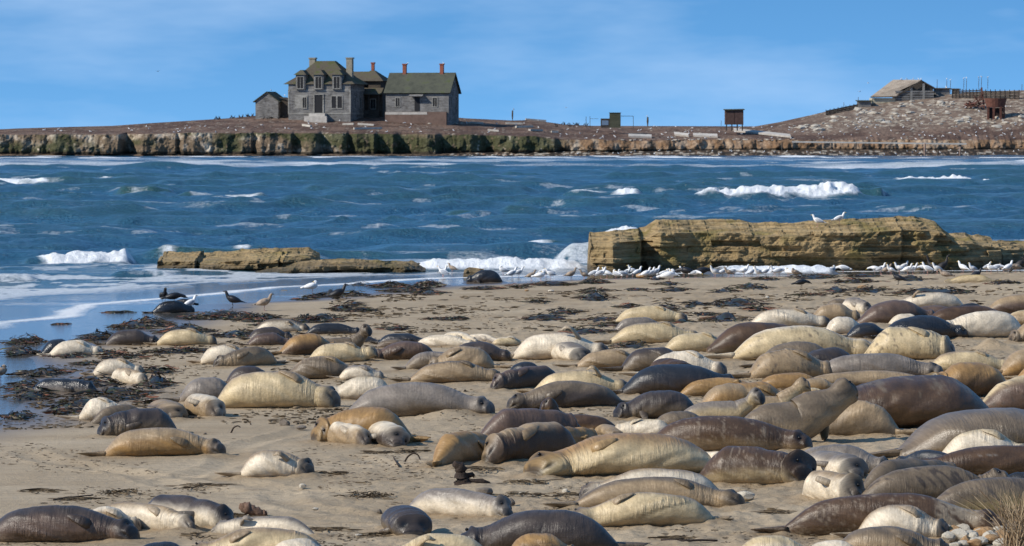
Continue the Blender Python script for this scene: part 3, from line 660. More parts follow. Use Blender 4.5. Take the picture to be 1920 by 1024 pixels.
        w_ = np.array([.15, .15, .14, .13, .115, .095, .065, .02]) * sc_ * (.78 if mode == 'up' else 1); th_ = np.array([.09, .075, .055, .042, .034, .028, .022, .012]) * sc_
        paddle(pth, w_, wd, th_)
    # hind flippers
    if sp.get('hf', 1):
        back = -Tn[0]; sdv = S[0]; hl = .34 * sc_ * sp.get('hfl', 1.0)
        for s_ in (-1, 1):
            yw = s_ * R(sp.get('spread', 9)); dr = back * math.cos(yw) + sdv * math.sin(yw); dr[2] = 0
            pth = []; wd = []
            for uu in np.linspace(0, 1, 8):
                p_ = C[0] + Tn[0] * .05 * (1 - uu) + sdv * s_ * .04 + dr * hl * uu; p_[2] = C[0][2] * (1 - uu) + (.05 + sp.get('hup', .02) * (1 + s_ * .6) + .03 * s_ * 0) * uu
                pth.append(p_); wd.append(np.array([0, 0, 1.0]) * (.75 - .3 * uu) + sdv * s_ * (.45 + .3 * uu))
            paddle(pth, np.array([.17, .155, .135, .12, .105, .085, .055, .015]) * sc_, wd, np.array([.10, .07, .045, .03, .022, .018, .014, .008]) * sc_, key=.9)
    mi = [0] * (sum(len(x) for x in Q) + len(T_))
    ex = []
    if sp.get('eyes', 1):
        for s_ in (-1, 1):
            hdr = float(droll[-1]); p_, n_, e_ = surf(.934, a_dor + hdr + s_ * .80, -.010); ex.append((p_, .0185 * np.clip(Rr / .26, .7, 1.4)))
        p_, n_, e_ = surf(.999, a_dor, 0); 
        nose = C[-1] + Tn[-1] * (-.004) + U[-1] * .0
    return V, Q, T_, tA, pA, fA, kA, uv, ex, Tn
def smooth_col(sp, tt, ph, kk_, P, fl):
    back = np.array(COL[sp['c'][0]]); belly = np.array(COL[sp['c'][1]]); s0 = sp['seed']
    cx, cy = np.cos(ph), np.sin(ph); w = sstep(.25, -.55, cx + .55 * (fbm(tt * 5 + s0, cy * 1.5 + cx, s0 + 2, 4) - .5) + sp.get('bs', 0))
    c = back[None] * (1 - w[:, None]) + belly[None] * w[:, None]
    mo = sp.get('mot', .45); n = fbm(tt * 9 + cx * 1.1 + s0, cy * 2.0, s0 + 3, 4); n2 = fbm(tt * 34 + cx * 3, cy * 5 + s0, s0 + 4, 3)
    c = c * (1 + mo * 1.3 * (n - .5))[:, None]
    if sp.get('patch'):
        pc = np.array(COL[sp['patch'][0]]); m = sstep(sp['patch'][1], sp['patch'][1] + .08, n * .6 + n2 * .4) * (.85 if not sp.get('pt') else sstep(sp['pt'][0], sp['pt'][0] + .06, tt) * sstep(sp['pt'][1], sp['pt'][1] - .04, tt)); c = c * (1 - m[:, None]) + pc * m[:, None]
    if sp.get('spots'): m = sstep(.66, .72, n2) * .7; c = c * (1 - m[:, None]) + np.array((.09, .07, .055)) * m[:, None]
    if sp.get('scar'): m = sstep(.70, .75, fbm(tt * 60, cy * 12 + cx * 9 + s0, s0 + 9, 2)) * .6; m = m * .55; c = c * (1 - m[:, None]) + np.array((.42, .34, .25)) * m[:, None]
    fd = max(sp.get('face', .75), .4); m = sstep(.845, .955, tt + .05 * (n - .5)) * fd; dk = np.minimum(back * .45, np.array((.11, .085, .068)))
    c = c * (1 - m[:, None]) + dk * m[:, None]
    m = np.zeros_like(tt)
    for s_ in (-1, 1):
        d = (ph - s_ * .8 + np.pi) % (2 * np.pi) - np.pi; m = np.maximum(m, 1.2 * np.exp(-((tt - .934) / .014) ** 2 - (d / .40) ** 2))
        d = (ph - s_ * 2.15 + np.pi) % (2 * np.pi) - np.pi; m = np.maximum(m, np.exp(-((tt - .966) / .024) ** 2 - (d / .20) ** 2))
        d = (ph - s_ * .42 + np.pi) % (2 * np.pi) - np.pi; m = np.maximum(m, np.exp(-((tt - .988) / .006) ** 2 - (d / .22) ** 2))
    m = np.clip(np.maximum(m, sstep(.984, .992, tt) * .95), 0, 1); c = c * (1 - m[:, None] * .88)
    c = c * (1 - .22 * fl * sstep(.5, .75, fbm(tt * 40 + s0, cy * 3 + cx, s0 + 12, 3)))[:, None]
    fk = kk_[:, None] * sp.get('fk', .22 if sp['c'][0] in 'WC' else .35); fc = np.minimum(back * .5 + belly * .15, np.array((.17, .13, .10))); c = c * (1 - fk) + fc * fk
    return np.clip(c, .008, .8)
def seal(x0, x1, yt, yb, a, c, bel, label, cat='seal', group=None, **k):
    """bounding pixels in the photograph; a = compass of the head (0 right, 90 away, 180 left, -90 to the camera)"""
    global seal_n; seal_n += 1
    w_, h_ = x1 - x0, yb - yt; cxx = (x0 + x1) / 2
    if k.get('ns'): pass
    elif cxx > 1130 and 565 < yb < 900 and not k.get('R'): x0 -= w_ * .13; x1 += w_ * .13; yb += h_ * .08; yt -= h_ * .04
    elif not k.get('R') and yb > 600: x0 -= w_ * .03; x1 += w_ * .03; yt -= h_ * .05
    hr = lambda j: float(hash2(seal_n, j, 31)); sg = 1 if math.cos(R(a)) >= -.001 else -1
    if not k.get('R') and abs(math.cos(R(a))) > .75:
        k.setdefault('bend', (hr(1) - .5) * 34); k.setdefault('hyaw', -sg * (2 + 30 * hr(2)))
    sp = dict(k); sp.update(a=a, c=c, bel=bel, seed=sp.get('seed', seal_n * 7 + 3))
    ax, ay = (x0 + x1) / 2, yb; g = gpix(ax, min(yb, 1400)); s = F / g[1]
    ca = abs(math.cos(R(a))); Rr = (yb - yt) / s / 1.9; Lf = sp.get('L'); L = Lf or np.clip((x1 - x0) / s / max(ca, .4) * .92, 1.1, 3.4); wsc = 1.0
    if sp.get('R'): Rr = sp['R']
    for it in range(7):
        V, *_ = seal_geo(sp, L, Rr, wsc, 30, 12); P = np.vstack(V); g = gpix(ax, ay)
        o = np.array([g[0], g[1], g[2]]); ctr = (P.min(0) + P.max(0)) / 2; off = np.array([ctr[0], P[:, 1].min() + .10 * (P[:, 1].max() - P[:, 1].min()), 0])
        Wd = P - off + o; px, py = project(Wd); s = F / g[1]
        ax += ((x0 + x1) / 2 - (px.min() + px.max()) / 2); 
        near = py.max(); ay += np.clip(yb - near, -14, 14) * .8
        rw = (x1 - x0) / (px.max() - px.min()); rh = (yb - yt) / max(py.max() - py.min(), 3)
        if not sp.get('R'): Rr = np.clip(Rr * np.clip(rh, .7, 1.4) ** .9, .09, .62)
        if Lf: wsc = np.clip(wsc * np.clip(rw, .8, 1.25) ** .8, .72, 1.7)
        else: L = np.clip(L * np.clip(rw, .7, 1.4), .9, 3.9)
    big = (yb - yt) > 45
    N, M = (112, 52) if big else (84, 36)
    V, Q, T_, tA, pA, fA, kA, uv, ex, Tn = seal_geo(sp, L, Rr, wsc, N, M)
    P = np.vstack(V) - off; tt = np.concatenate(tA); ph = np.concatenate(pA); fl = np.concatenate(fA); kk2 = np.concatenate(kA); uvv = np.vstack(uv)
    P[:, 2] += (gz(P[:, 0] + o[0], P[:, 1] + o[1], False) - o[2]) * np.clip(1 - (P[:, 2] - .1) / 1.5, 0, 1)
    Cs_ = V[0].reshape(N, M, 3).mean(1) - off + o; Hw = (V[0].reshape(N, M, 3)[..., :2].max(1) - V[0].reshape(N, M, 3)[..., :2].min(1)).min(1) / 2
    for k_ in range(0, N, 4):
        if Cs_[k_, 2] - o[2] < 2.2 * Hw[k_] + .15: SPINES.append((Cs_[k_, 0], Cs_[k_, 1], float(min(Hw[k_], .45))))
    col = smooth_col(sp, tt, ph, kk2, P, fl); wet = np.full(len(P), sp.get('wet', .25 if c[0] in 'DKBP' else .1))
    Q = np.vstack(Q); nq = len(Q); T_ = np.array(T_); mi = [0] * (nq + len(T_))
    # eyes, as small dark balls sunk into the head
    u_ = np.linspace(0, np.pi, 6); w_ = np.linspace(0, 2 * np.pi, 8, endpoint=False)
    ball = np.stack([np.outer(np.sin(u_), np.cos(w_)), np.outer(np.sin(u_), np.sin(w_)), np.outer(np.cos(u_), np.ones(8))], -1).reshape(-1, 3)
    allQ = [Q]; Pn = [P]; nn_ = len(P); extra = 0
    for (p_, r_) in ex:
        Pn.append(ball * r_ + (p_ - off)); allQ.append(grid_quads(6, 8, True) + nn_); nn_ += len(ball); extra += len(ball)
    if extra:
        P = np.vstack(Pn); Q2 = np.vstack(allQ); mi = [0] * nq + [1] * (len(Q2) - nq) + [0] * len(T_); Q = Q2
        col = np.vstack([col, np.full((extra, 3), .01)]); wet = np.concatenate([wet, np.ones(extra)]); fl = np.concatenate([fl, np.zeros(extra)]); uvv = np.vstack([uvv, np.zeros((extra, 2))])
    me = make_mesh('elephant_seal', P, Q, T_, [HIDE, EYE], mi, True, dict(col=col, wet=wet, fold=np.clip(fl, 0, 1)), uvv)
    ob = mobj('elephant_seal', me, o); tag(ob, label, cat, group or 'elephant seals hauled out on the beach'); return ob
# ================================================================ THE HERD   (left tail / right head for a = 0)
T1, T2 = (1, 'flat'), (-1, 'flat')
UP = (1, 'up')
S = seal
# --- far left, among the kelp
S(64, 132, 637, 668, 18, 'KD', -40, 'dark wet seal behind the cream one at the water edge, far left', wet=.8)
S(72, 190, 639, 670, 4, 'WW', 70, 'cream seal on its side in green weed near the left water edge', face=.2)
S(176, 296, 619, 650, 4, 'DG', -30, 'dark grey seal lying head to tail between two pale ones, by the kelp')
S(272, 404, 617, 650, 3, 'TC', 80, 'pale grey-tan seal with dark face, rightmost of the back left row', face=1)
S(152, 268, 673, 707, 5, 'TW', 75, 'pale cream seal lying amid kelp with a small seal before its chest', face=.4)
S(203, 266, 691, 726, -52, 'TW', 60, 'small pale seal facing us in front of the cream seal in kelp', L=1.35, fat=.3, face=.7, hroll=-40)
S(66, 148, 711, 742, -12, 'KS', 10, 'wet slate blue seal alone on the kelp at the left edge', wet=.9, fat=.35, L=1.5)
S(448, 546, 614, 640, 14, 'DG', 20, 'dark grey seal with lifted hip behind the golden seal, back left group')
S(462, 578, 599, 625, 2, 'GW', 50, 'grey seal with a cream flank stripe, farthest of the back left group', fl=[UP], face=1)
S(446, 546, 625, 652, 10, 'PK', -60, 'near-black seal with brown back lying against the golden brown seal')
S(496, 634, 627, 669, 17, 'OB', 30, 'long golden brown seal sloping up to the right, back left group', face=.9, mot=.7, fl=[])
S(583, 652, 607, 630, 5, 'KD', -20, 'dark slate seal arching its hind flipper over its back, behind the group', L=1.5, fl=[UP], wet=.5)
S(600, 663, 622, 664, 8, 'GG', 10, 'tan grey seal with raised head looking at us above the cream one', lift=52, lt=.55, hyaw=-55, nod=.9, R=.22, hs=1.25, fl=[], L=1.6, face=.6, eyes=1)
S(655, 694, 631, 647, 0, 'KD', 0, 'small strip of black seal back between raised head and dark seal', fl=[])
S(692, 802, 626, 648, -2, 'KD', 20, 'long black seal with pale flipper at the back of the middle group', wet=.5)
S(684, 775, 637, 655, 0, 'GP', 30, 'grey brown seal squeezed between the black and purple brown ones', fl=[])
S(795, 854, 629, 654, -14, 'WK', -30, 'pale backed seal with black underside, right end of black seal', L=1.6, fl=[])
S(831, 874, 623, 648, -50, 'WC', 40, 'pale cream seal on its back behind the middle group', L=1.5, fl=[UP], face=.2)
S(865, 924, 627, 648, -42, 'WS', 40, 'silvery pale small seal facing us behind the brown black seal', L=1.4, face=.5)
S(915, 974, 631, 650, 10, 'WC', 80, 'white flanked seal tucked behind the left end of the great pale seal', face=.1)
S(542, 704, 643, 682, 5, 'TC', 85, 'tan seal with cream belly and open pink mouth, head lifted', lift=16, lt=.7, nod=.1, face=.5, fold=1.2, hfl=1.5, wr=.7)
S(698, 840, 641, 677, 184, 'PB', 30, 'purple brown seal with pale muzzle facing left, centre of back group', face=-.0 + .1)
S(352, 474, 647, 684, 6, 'TW', 80, 'cream seal with flipper on its chest behind the curled grey seal', fl=[T1], face=.1)
S(424, 520, 652, 691, 205, 'GT', 40, 'curled grey seal with dark wrinkled neck bent down to the left', bend=-38, face=1, fold=1.5, L=1.6, fat=.1)
S(820, 957, 642, 679, -4, 'DB', 10, 'dark brown seal with head to the right behind two tan ones', face=.9)
S(736, 884, 661, 696, 2, 'SG', 50, 'grey wrinkled seal with clasped hind flippers pointing left, mid group', wr=.9, fk=.2)
S(803, 957, 651, 696, 176, 'TT', 60, 'tan seal with cream flipper patch and tail to the right, mid group', fl=[T1])
S(734, 937, 678, 719, 0, 'GT', 75, 'grey tan seal in front with one flipper flat on its side', wr=.8, hfl=1.25, fk=.9)
S(931, 1137, 613, 676, -3, 'TW', 85, 'biggest pale seal of the back row, one flipper arched over its side', fl=[UP], fls=1.3, face=1, mot=.6, fold=.2)
S(1034, 1106, 643, 681, -68, 'SW', 50, 'small silver pup curled facing us below the great pale seal', L=1.35, fat=.3, face=.8, hroll=-40)
# --- back right
S(1168, 1276, 574, 604, -6, 'CC', 80, 'isolated light tan seal with dark nose, farthest of the middle right', face=1, hf=0, wr=.6)
S(1160, 1224, 596, 622, 10, 'SK', -20, 'blue grey seal back showing between two tan ones', L=1.4, wet=.6, fl=[])
S(1132, 1296, 604, 643, 4, 'TC', 85, 'tan seal with deeply wrinkled flank and raised tail flippers, far middle', wr=1.3, fold=1.2, face=1)
S(1256, 1366, 624, 660, 6, 'CC', 80, 'plain light tan seal left of the long brown rump', face=.2, wr=.7, hf=0)
S(1396, 1540, 579, 613, 4, 'TW', 80, 'white bellied seal with black muzzle lying right on the sand rise', face=1, wr=1)
S(1503, 1602, 570, 603, 2, 'TT', 40, 'tan seal back behind the muzzle of the white bellied seal', fl=[])
S(1545, 1592, 561, 580, 0, 'GD', 0, 'low dark grey seal back beside the pale facing pup', fl=[])
S(1578, 1620, 559, 588, -60, 'SW', 40, 'small pale pup facing us at the far right of the back row', L=1.3, fat=.3, face=.8)
S(1346, 1520, 606, 661, 12, 'BG', -10, 'brown grey seal with broad rump behind the creamy yellow one', fl=[], mot=.6, fat=.1, hf=0)
S(1342, 1608, 613, 674, 6, 'WC', 85, 'long creamy yellow seal with dark specks and spread tail flippers', spots=1, face=.15, hfl=1.6, fl=[T2])
S(1532, 1613, 595, 627, 10, 'WK', -60, 'black and white seal beside the wet black seals', wet=.7, fl=[])
S(1574, 1658, 606, 634, 8, 'KD', 0, 'black seal with spread hind flippers between cream and jet black ones', wet=.7, fl=[])
S(1621, 1745, 564, 608, 14, 'PP', 0, 'purple brown rounded seal left of the arched cream seal', fl=[], mot=.6, hf=0)
S(1680, 1792, 545, 577, 186, 'TW', 80, 'arched cream seal with dark flipper, farthest on the right', bend=-30, fl=[UP], face=.8, hf=0)
S(1690, 1802, 574, 602, 4, 'PG', -20, 'grey brown seal back below the arched cream seal', fl=[], mot=.6)
S(1655, 1728, 589, 611, 6, 'WW', 60, 'narrow white seal flank behind the jet black seal', fl=[])
S(1752, 1895, 574, 609, 8, 'BG', -10, 'mottled brown seal sloping up behind the cream seal with sunlit back', fl=[], mot=.8, hf=0)
S(1786, 1840, 569, 583, 0, 'KS', 0, 'small slate back in the gap behind the brown seals', fl=[], wet=.6)
S(1838, 1990, 552, 588, 6, 'TP', 30, 'pale brown seal running off the right edge, back row', wr=.5)
S(1860, 1935, 571, 590, 0, 'KD', 0, 'black strip of seal back near the right edge', fl=[])
S(1868, 2010, 579, 613, -5, 'CT', 70, 'tan seal with white curled flipper at the right edge', fl=[UP], wr=.8)
S(1640, 1797, 593, 635, 12, 'KD', -10, 'jet black wet seal with silvery tail end, back right', wet=.85, fl=[], mot=.7)
S(1779, 1935, 585, 641, 188, 'WG', -75, 'cream seal with sunlit back and shaded flank painted in, face pressed left', fl=[UP], face=.3, fold=1.2, fat=.1, mot=.5)  # cream and grey hide colours paint in the sunlit top and shaded flank
S(1902, 1990, 603, 641, 200, 'TG', 20, 'tan seal resting a flipper on sand at the right edge', fl=[(1, 'gnd')])
S(1636, 1775, 615, 674, -6, 'CC', 75, 'plump cream seal with dark face and black specks, right', face=.9, spots=1, fat=.25, hf=0, fl=[T1])
S(1730, 1882, 659, 696, 2, 'TC', 75, 'light tan seal with grey head right of the plump cream one', wr=.9, face=.5)
S(1402, 1566, 642, 690, 6, 'GD', -20, 'grey seal with black head behind the wrinkled tan one', fl=[], face=.9)
S(1374, 1545, 655, 708, 8, 'TT', 70, 'wrinkled tan seal with flippers pointing left, middle of right group', wr=1.5, hfl=1.3, spots=1)
S(1502, 1615, 653, 700, 18, 'DO', -20, 'dark mottled rump beside the wrinkled tan seal', fl=[], mot=1.0, hf=0, patch=('T', .62))
S(1530, 1742, 664, 707, 2, 'ST', -55, 'slate backed seal with tan flank stretching right', fl=[], mot=.7, hfl=.8)
S(1500, 1756, 696, 728, 5, 'TB', 0, 'long brown seal back with dark head in front of the slate one', fl=[], face=.9, mot=.6)
S(1744, 1880, 682, 742, 197, 'OB', 20, 'rich brown seal sloping down right, behind the great dark bull', fl=[], mot=.6, hf=0, lift=8)
S(1775, 1902, 681, 722, 186, 'OO', 20, 'tan orange seal with hind flippers stretched to the right', fl=[], hfl=1.5, spread=20)
S(1856, 1990, 655, 702, 12, 'TO', 20, 'smooth tan seal climbing out of the right edge', fl=[], wr=.3)
S(1892, 2000, 681, 714, 5, 'OT', 10, 'orange tan hip at the right edge beside spread flippers', fl=[])
S(1805, 2010, 706, 774, 8, 'CP', 60, 'cream backed seal with purple brown flank at right edge', fl=[], mot=.7, spots=1)
# --- middle: second row
S(400, 516, 688, 724, 10, 'DP', 20, 'dark brown seal lying behind the big cream seal, left centre', fl=[])
S(405, 512, 703, 752, 14, 'KP', -10, 'slate and brown seal wedged along the big cream seal', fl=[], wet=.4)
S(304, 450, 710, 756, 5, 'SS', 55, 'silver grey seal left of the big cream seal', mot=.7, fl=[T2], face=.3)
S(508, 674, 670, 713, 3, 'TG', 75, 'tan seal with upper flipper lying flat, above the big cream seal', wr=.8)
S(614, 718, 686, 714, -4, 'SW', 60, 'white seal with dark flipper fold behind the greenish cream one', fl=[T1], face=.5)
S(618, 734, 708, 754, 178, 'CW', 80, 'greenish cream seal with hidden head behind the big cream face', fl=[T2], hf=0, fold=.2, face=0)
S(410, 632, 698, 769, -4, 'TC', 78, 'big cream seal with open eyes and a twig at its chest', face=.7, fold=.9, fl=[T1, (-1, 'gnd')], hf=0, hyaw=-24, bend=-8)
S(657, 920, 720, 785, -2, 'SG', -5, 'large grey seal lying prone with pointed dark muzzle to the right', face=.7, fl=[(-1, 'gnd')], hf=0, mot=.5, fold=.2)
S(941, 1012, 680, 712, 0, 'KD', 0, 'small dark seal back behind the purple brown seal', fl=[])
S(939, 1036, 688, 735, 215, 'PD', 60, 'purple brown seal with round rump and a pale flipper', fl=[T1], fat=.3, hf=0, L=1.8, face=.1)
S(972, 1176, 688, 741, 0, 'TC', 80, 'tan seal with curled flipper and dark nose right, centre', fl=[UP], face=1, wr=.8, fold=.6)
S(957, 1200, 716, 769, 191, 'GD', 30, 'long grey brown seal with black muzzle left, centre', fl=[(1, 'flat')], face=1, mot=.8, fold=.5)
S(1040, 1214, 657, 692, 2, 'TT', 70, 'tan seal with long thin flippers left, behind the dark grey one', hfl=1.7, wr=.8)
S(1131, 1285, 653, 695, 3, 'DG', 40, 'dark grey seal with long black flippers left', hfl=1.6, wr=.7, fk=.9)
S(1176, 1342, 659, 706, -8, 'WW', 85, 'white seal with dark face and a brown pup lying against it', face=.9, hfl=1.6, fl=[T1], hroll=-30)
S(1226, 1294, 673, 712, -60, 'BT', 0, 'rounded brown pup in front of the white seal', L=1.2, fat=.4, fl=[], hf=0, eyes=0, face=.1)
S(1168, 1364, 685, 738, 6, 'KD', 15, 'blackish seal with a flipper over its brow, right of centre', wet=.45, fl=[UP], fat=.1, hf=1, hfl=.5)
S(1290, 1425, 709, 742, 8, 'OO', 60, 'golden seal with small curled flipper behind the tan pair', fl=[UP], hf=0)
S(1425, 1545, 700, 732, 6, 'OO', 30, 'golden tan seal back right of the curled flipper', fl=[T1], hf=0)
S(1470, 1565, 710, 735, 8, 'TO', 20, 'slim tan seal back above the raised seal', fl=[])
S(1466, 1550, 728, 752, 4, 'CO', 50, 'cream gold strip of seal behind the raised seal', fl=[])
S(1170, 1330, 734, 784, 184, 'DG', 12, 'dark grey seal with a white ear patch, head low to the left', face=.9, fl=[(1, 'gnd')], fold=.8, mot=.5)
S(1290, 1424, 720, 768, 14, 'TO', 40, 'tan seal sloping up behind the two raised heads', fl=[])
S(1318, 1474, 717, 766, 10, 'OT', 50, 'golden tan seal with flipper flat on top, behind raised heads', fl=[T1])
S(1395, 1474, 726, 780, 8, 'TC', 20, 'tan seal with raised head looking right over its neighbours', lift=46, lt=.5, nod=.95, face=.5, fl=[], L=1.6, R=.20, hs=1.2, hyaw=-15)
S(1546, 1850, 708, 798, 183, 'BB', -10, 'largest dark brown seal with shaggy mottled hide, right', fl=[], fat=.2, mot=1.2, patch=('G', .54), hf=0, face=.2, L=3.2)
S(1771, 1846, 753, 792, 130, 'OT', 30, 'small golden brown seal against the rump of the largest one', L=1.4, fl=[T1], hf=0, fat=.3)
S(1282, 1416, 747, 792, 4, 'SC', 30, 'silver grey seal with dark face turned to us, head up', lift=40, lt=.6, nod=.9, hyaw=-55, face=.8, fl=[], hf=0, L=1.75, R=.21, hs=1.3)
S(1228, 1330, 772, 812, 12, 'GO', 10, 'brown grey seal lying behind the dark brown prone one', fl=[], mot=.6, hf=0)
S(1157, 1256, 786, 820, 170, 'CW', 80, 'cream gold seal with ear-like flipper beside the golden giant', fl=[T1], fat=.3, hf=0, face=.2)
S(1396, 1580, 722, 836, 10, 'GT', 10, 'seal rearing up on its flipper, highest head of the herd', lift=37, lt=.44, nod=.5, fl=[(-1, 'gnd')], R=.40, L=2.4, hs=1.1, hyaw=25, face=.6, fold=.2, hf=0, mot=.6, fls=1.4)
S(1556, 1684, 750, 822, 168, 'TG', 10, 'olive tan seal with hips and flippers toward us, beside rearing seal', fl=[], hfl=1.1, fat=.1, L=1.7, spread=6, ns=1)
S(1634, 2040, 769, 856, 8, 'GT', -10, 'huge slate grey seal with pale tail end crossing right edge', fl=[], mot=.6, hfl=1.2, wet=.5, L=3.3)
S(911, 1032, 769, 832, 22, 'PB', -20, 'purple brown seal with crossed hind flippers toward us, centre', fl=[], fat=.3, hfl=1.0, L=1.9)
S(1038, 1140, 764, 818, 187, 'BO', 0, 'chocolate brown seal with raised head facing left, centre', lift=55, lt=.58, nod=.9, fl=[], hf=0, L=1.6, R=.21, hs=1.3, face=.4)
S(1023, 1104, 802, 848, 50, 'OT', 30, 'golden tan rump with small flipper behind the golden giant', fl=[UP], fat=.4, L=1.6, face=.2, hf=0)
S(1119, 1164, 796, 824, -75, 'TD', 0, 'wrinkled tan face with closed eyes peeping over the golden giant', L=1.3, face=.8, fl=[], hf=0, fat=.2)
S(1244, 1492, 782, 845, -4, 'BT', -8, 'dark brown prone seal with golden throat, head right', face=.8, fl=[(-1, 'gnd')], hf=0, scar=1, fold=.4)
S(936, 1055, 795, 874, 222, 'TB', 60, 'two toned brown seal facing us with its chin up, centre', L=2.0, fat=.35, fold=1.3, fl=[T1], face=.5, hf=0, hroll=-20)
S(814, 914, 811, 878, 62, 'OT', 30, 'round golden tan seal seen from behind with folded tail', L=1.9, fat=.4, fl=[T1], eyes=0, hf=1, hfl=.5)
S(589, 802, 766, 834, 172, 'OO', -20, 'golden seal lying behind two pale pups, flippers curled right', fl=[T1], face=.2, hfl=.7, fat=.2, mot=.4)
S(998, 1388, 815, 891, 186, 'OC', 60, 'golden giant with cream chest and head to the left, longest here', fl=[T1, T2], face=.5, fold=1.3, L=3.1, mot=.6, wr=.5, hfl=.7, bs=.1)
S(1221, 1305, 858, 890, -62, 'WD', 30, 'cream and dark pup with nub flipper below the golden giant', L=1.4, fat=.4, fl=[UP], hf=0, eyes=0, face=0)
S(1258, 1352, 848, 890, 150, 'WW', 60, 'smooth white hump of a seal behind the sleeping face', L=1.5, fat=.4, fl=[T1], hf=0, face=0)
S(1500, 1654, 835, 888, -14, 'SG', -20, 'grey seal with dark head behind the two white pups, right', face=.9, fl=[], hf=0, mot=.6)
S(1312, 1524, 840, 915, -12, 'BC', 22, 'sleeping dark backed seal, golden belly, wrinkled face toward us', face=.6, fl=[(-1, 'gnd')], hf=0, fat=.3, hyaw=-48, fold=.6, hs=1.2, scar=1, bs=.45, hroll=-10)
# --- lower left
S(112, 228, 747, 790, -3, 'WW', 85, 'white seal with long flippers left, behind the brown one', hfl=1.5, fl=[T1], face=.1, fat=.2)
S(198, 262, 760, 800, 30, 'GD', 0, 'dark grey striped pup between white and brown seals', fl=[T1], L=1.3, hf=0)
S(276, 350, 750, 791, -72, 'TD', 40, 'tan pup facing us with its chin down, left one of a pair', L=1.45, fat=.4, face=.6, fl=[UP], hf=0, hroll=-30)
S(346, 421, 740, 788, -62, 'WT', 50, 'white pup facing us with screwed up face, right one of a pair', L=1.4, fat=.45, face=.7, fl=[UP], hf=0, hroll=-35)
S(186, 330, 768, 821, 196, 'DG', 12, 'dark brown seal with its head resting down to the left', face=.7, fl=[T1], fold=1.4, fat=.3, hf=0)
S(152, 416, 805, 859, 3, 'TO', 30, 'tan seal with dark nose right and black clasped flippers left', face=1, hfl=1.3, fk=1, fl=[(1, 'flat'), (-1, 'gnd')], wr=.4, fold=.9)
S(407, 584, 846, 899, -5, 'TW', 62, 'pale seal alone on open sand, one flipper raised, eyes shut', face=.9, fl=[UP, (-1, 'gnd')], hfl=1.3, fat=.1, fold=.5, hyaw=-30, hs=1.1, fk=.2)
S(614, 690, 793, 842, -58, 'WT', 50, 'white pup, left of two beside the golden seal', L=1.4, fat=.4, face=.9, fl=[T1], hf=0, hroll=-40)
S(689, 767, 791, 843, -74, 'WD', 25, 'white pup with shaded side painted dark, right of two beside the golden seal', L=1.45, fat=.5, face=1, fl=[UP], hf=0, hroll=-20)  # dark hide colour paints in the shaded side of this pup
# --- bottom left
S(128, 240, 952, 1003, 5, 'WT', 60, 'pale seal back between the dark and tan faces, bottom left', fl=[T1])
S(-70, 252, 951, 1022, -3, 'DP', 40, 'big dark brown seal with flipper on its back, bottom left corner', face=.9, fl=[T1], wr=.8, fold=.8)
S(193, 328, 944, 1007, -34, 'TW', 60, 'tan and white seal with closed slit eyes, bottom left', L=2.0, fat=.2, face=.9, fl=[T1], fold=1.2, hf=0, hroll=-30)
S(283, 420, 931, 1001, -46, 'DW', 30, 'dark and silver seal with wrinkled snout, right of the bottom left trio', L=1.95, fat=.4, face=.9, fl=[UP], fold=.8, hf=0, patch=('S', .70))
S(236, 338, 1018, 1062, 0, 'KD', 0, 'sliver of black seal back cut by the bottom edge, left', fl=[])
S(444, 542, 968, 1014, 160, 'SW', 60, 'white seal with dark upright flipper behind the tan one, bottom', fl=[UP], fat=.3, L=1.5, hf=0)
S(360, 655, 992, 1054, 178, 'TC', 60, 'tan seal cut by the bottom edge, left of centre', fl=[T1], wr=.9)
S(462, 622, 1012, 1060, 2, 'WW', 50, 'white seal back lowest in the frame, left of centre', fl=[])
S(714, 808, 950, 1013, -80, 'DG', 0, 'dark grey-green round pup facing away at the bottom, centre', L=1.35, fat=.5, fl=[UP], wet=.5, hf=0, face=.4, eyes=0)
S(798, 923, 918, 980, -38, 'SW', 25, 'silver grey seal with white chin and big dark nose, bottom centre', L=1.9, fat=.3, face=.8, fl=[], hf=0, hs=1.15, hyaw=-20, wet=.45)
S(722, 968, 1003, 1066, 180, 'CC', 60, 'cream tan seal cut by the bottom edge, centre', fl=[UP], wr=.8)
S(866, 1208, 960, 1040, 174, 'DG', -30, 'long dark grey seal with tail flippers right, bottom centre', fl=[T1], face=.8, mot=.6, hfl=1.0)
S(960, 1072, 1003, 1060, 5, 'OB', 30, 'brown seal with cream flipper cut by the bottom edge', fl=[T1], hf=0)
S(1340, 1530, 1007, 1060, 0, 'CW', 40, 'pale sandy seal barely in frame at the bottom, right of centre', fl=[])
# --- bottom right
S(1093, 1396, 881, 940, 183, 'TW', 70, 'whitish seal with dark snout left, behind two tan ones', face=1, fl=[], mot=.5, hfl=1.2, fold=.5)
S(1024, 1386, 897, 958, 1, 'GT', 65, 'olive grey seal with brown flipper flat on top and black nose', face=1, fl=[T1], hfl=1.4, wr=.2, fk=.5)
S(1074, 1368, 926, 992, 183, 'TC', 75, 'tan seal with cream flank and drooping tail flippers right', face=.9, fl=[T1, T2], wr=1.3, hfl=.8, fold=.4, fk=.4)
S(1512, 1626, 848, 904, -66, 'SW', 40, 'white pup with arm nub, upper of two stacked pups', L=1.5, fat=.5, face=.7, fl=[UP], hf=0, hroll=-20)
S(1506, 1618, 885, 951, -64, 'TW', 50, 'white pup with dark squashed face, lower of two stacked pups', L=1.5, fat=.5, face=.9, fl=[UP], hf=0, hroll=-25, hs=1.15)
S(1733, 1912, 807, 868, -4, 'CW', 75, 'smooth cream seal with thin flipper on its side, right', fl=[T1], wr=.8, face=.2)
S(1882, 1990, 811, 842, 5, 'TG', 10, 'tan grey seal back at right edge above the cream hip', fl=[])
S(1895, 2000, 829, 860, 5, 'CC', 40, 'cream hip at the right edge above the mottled seal', fl=[])
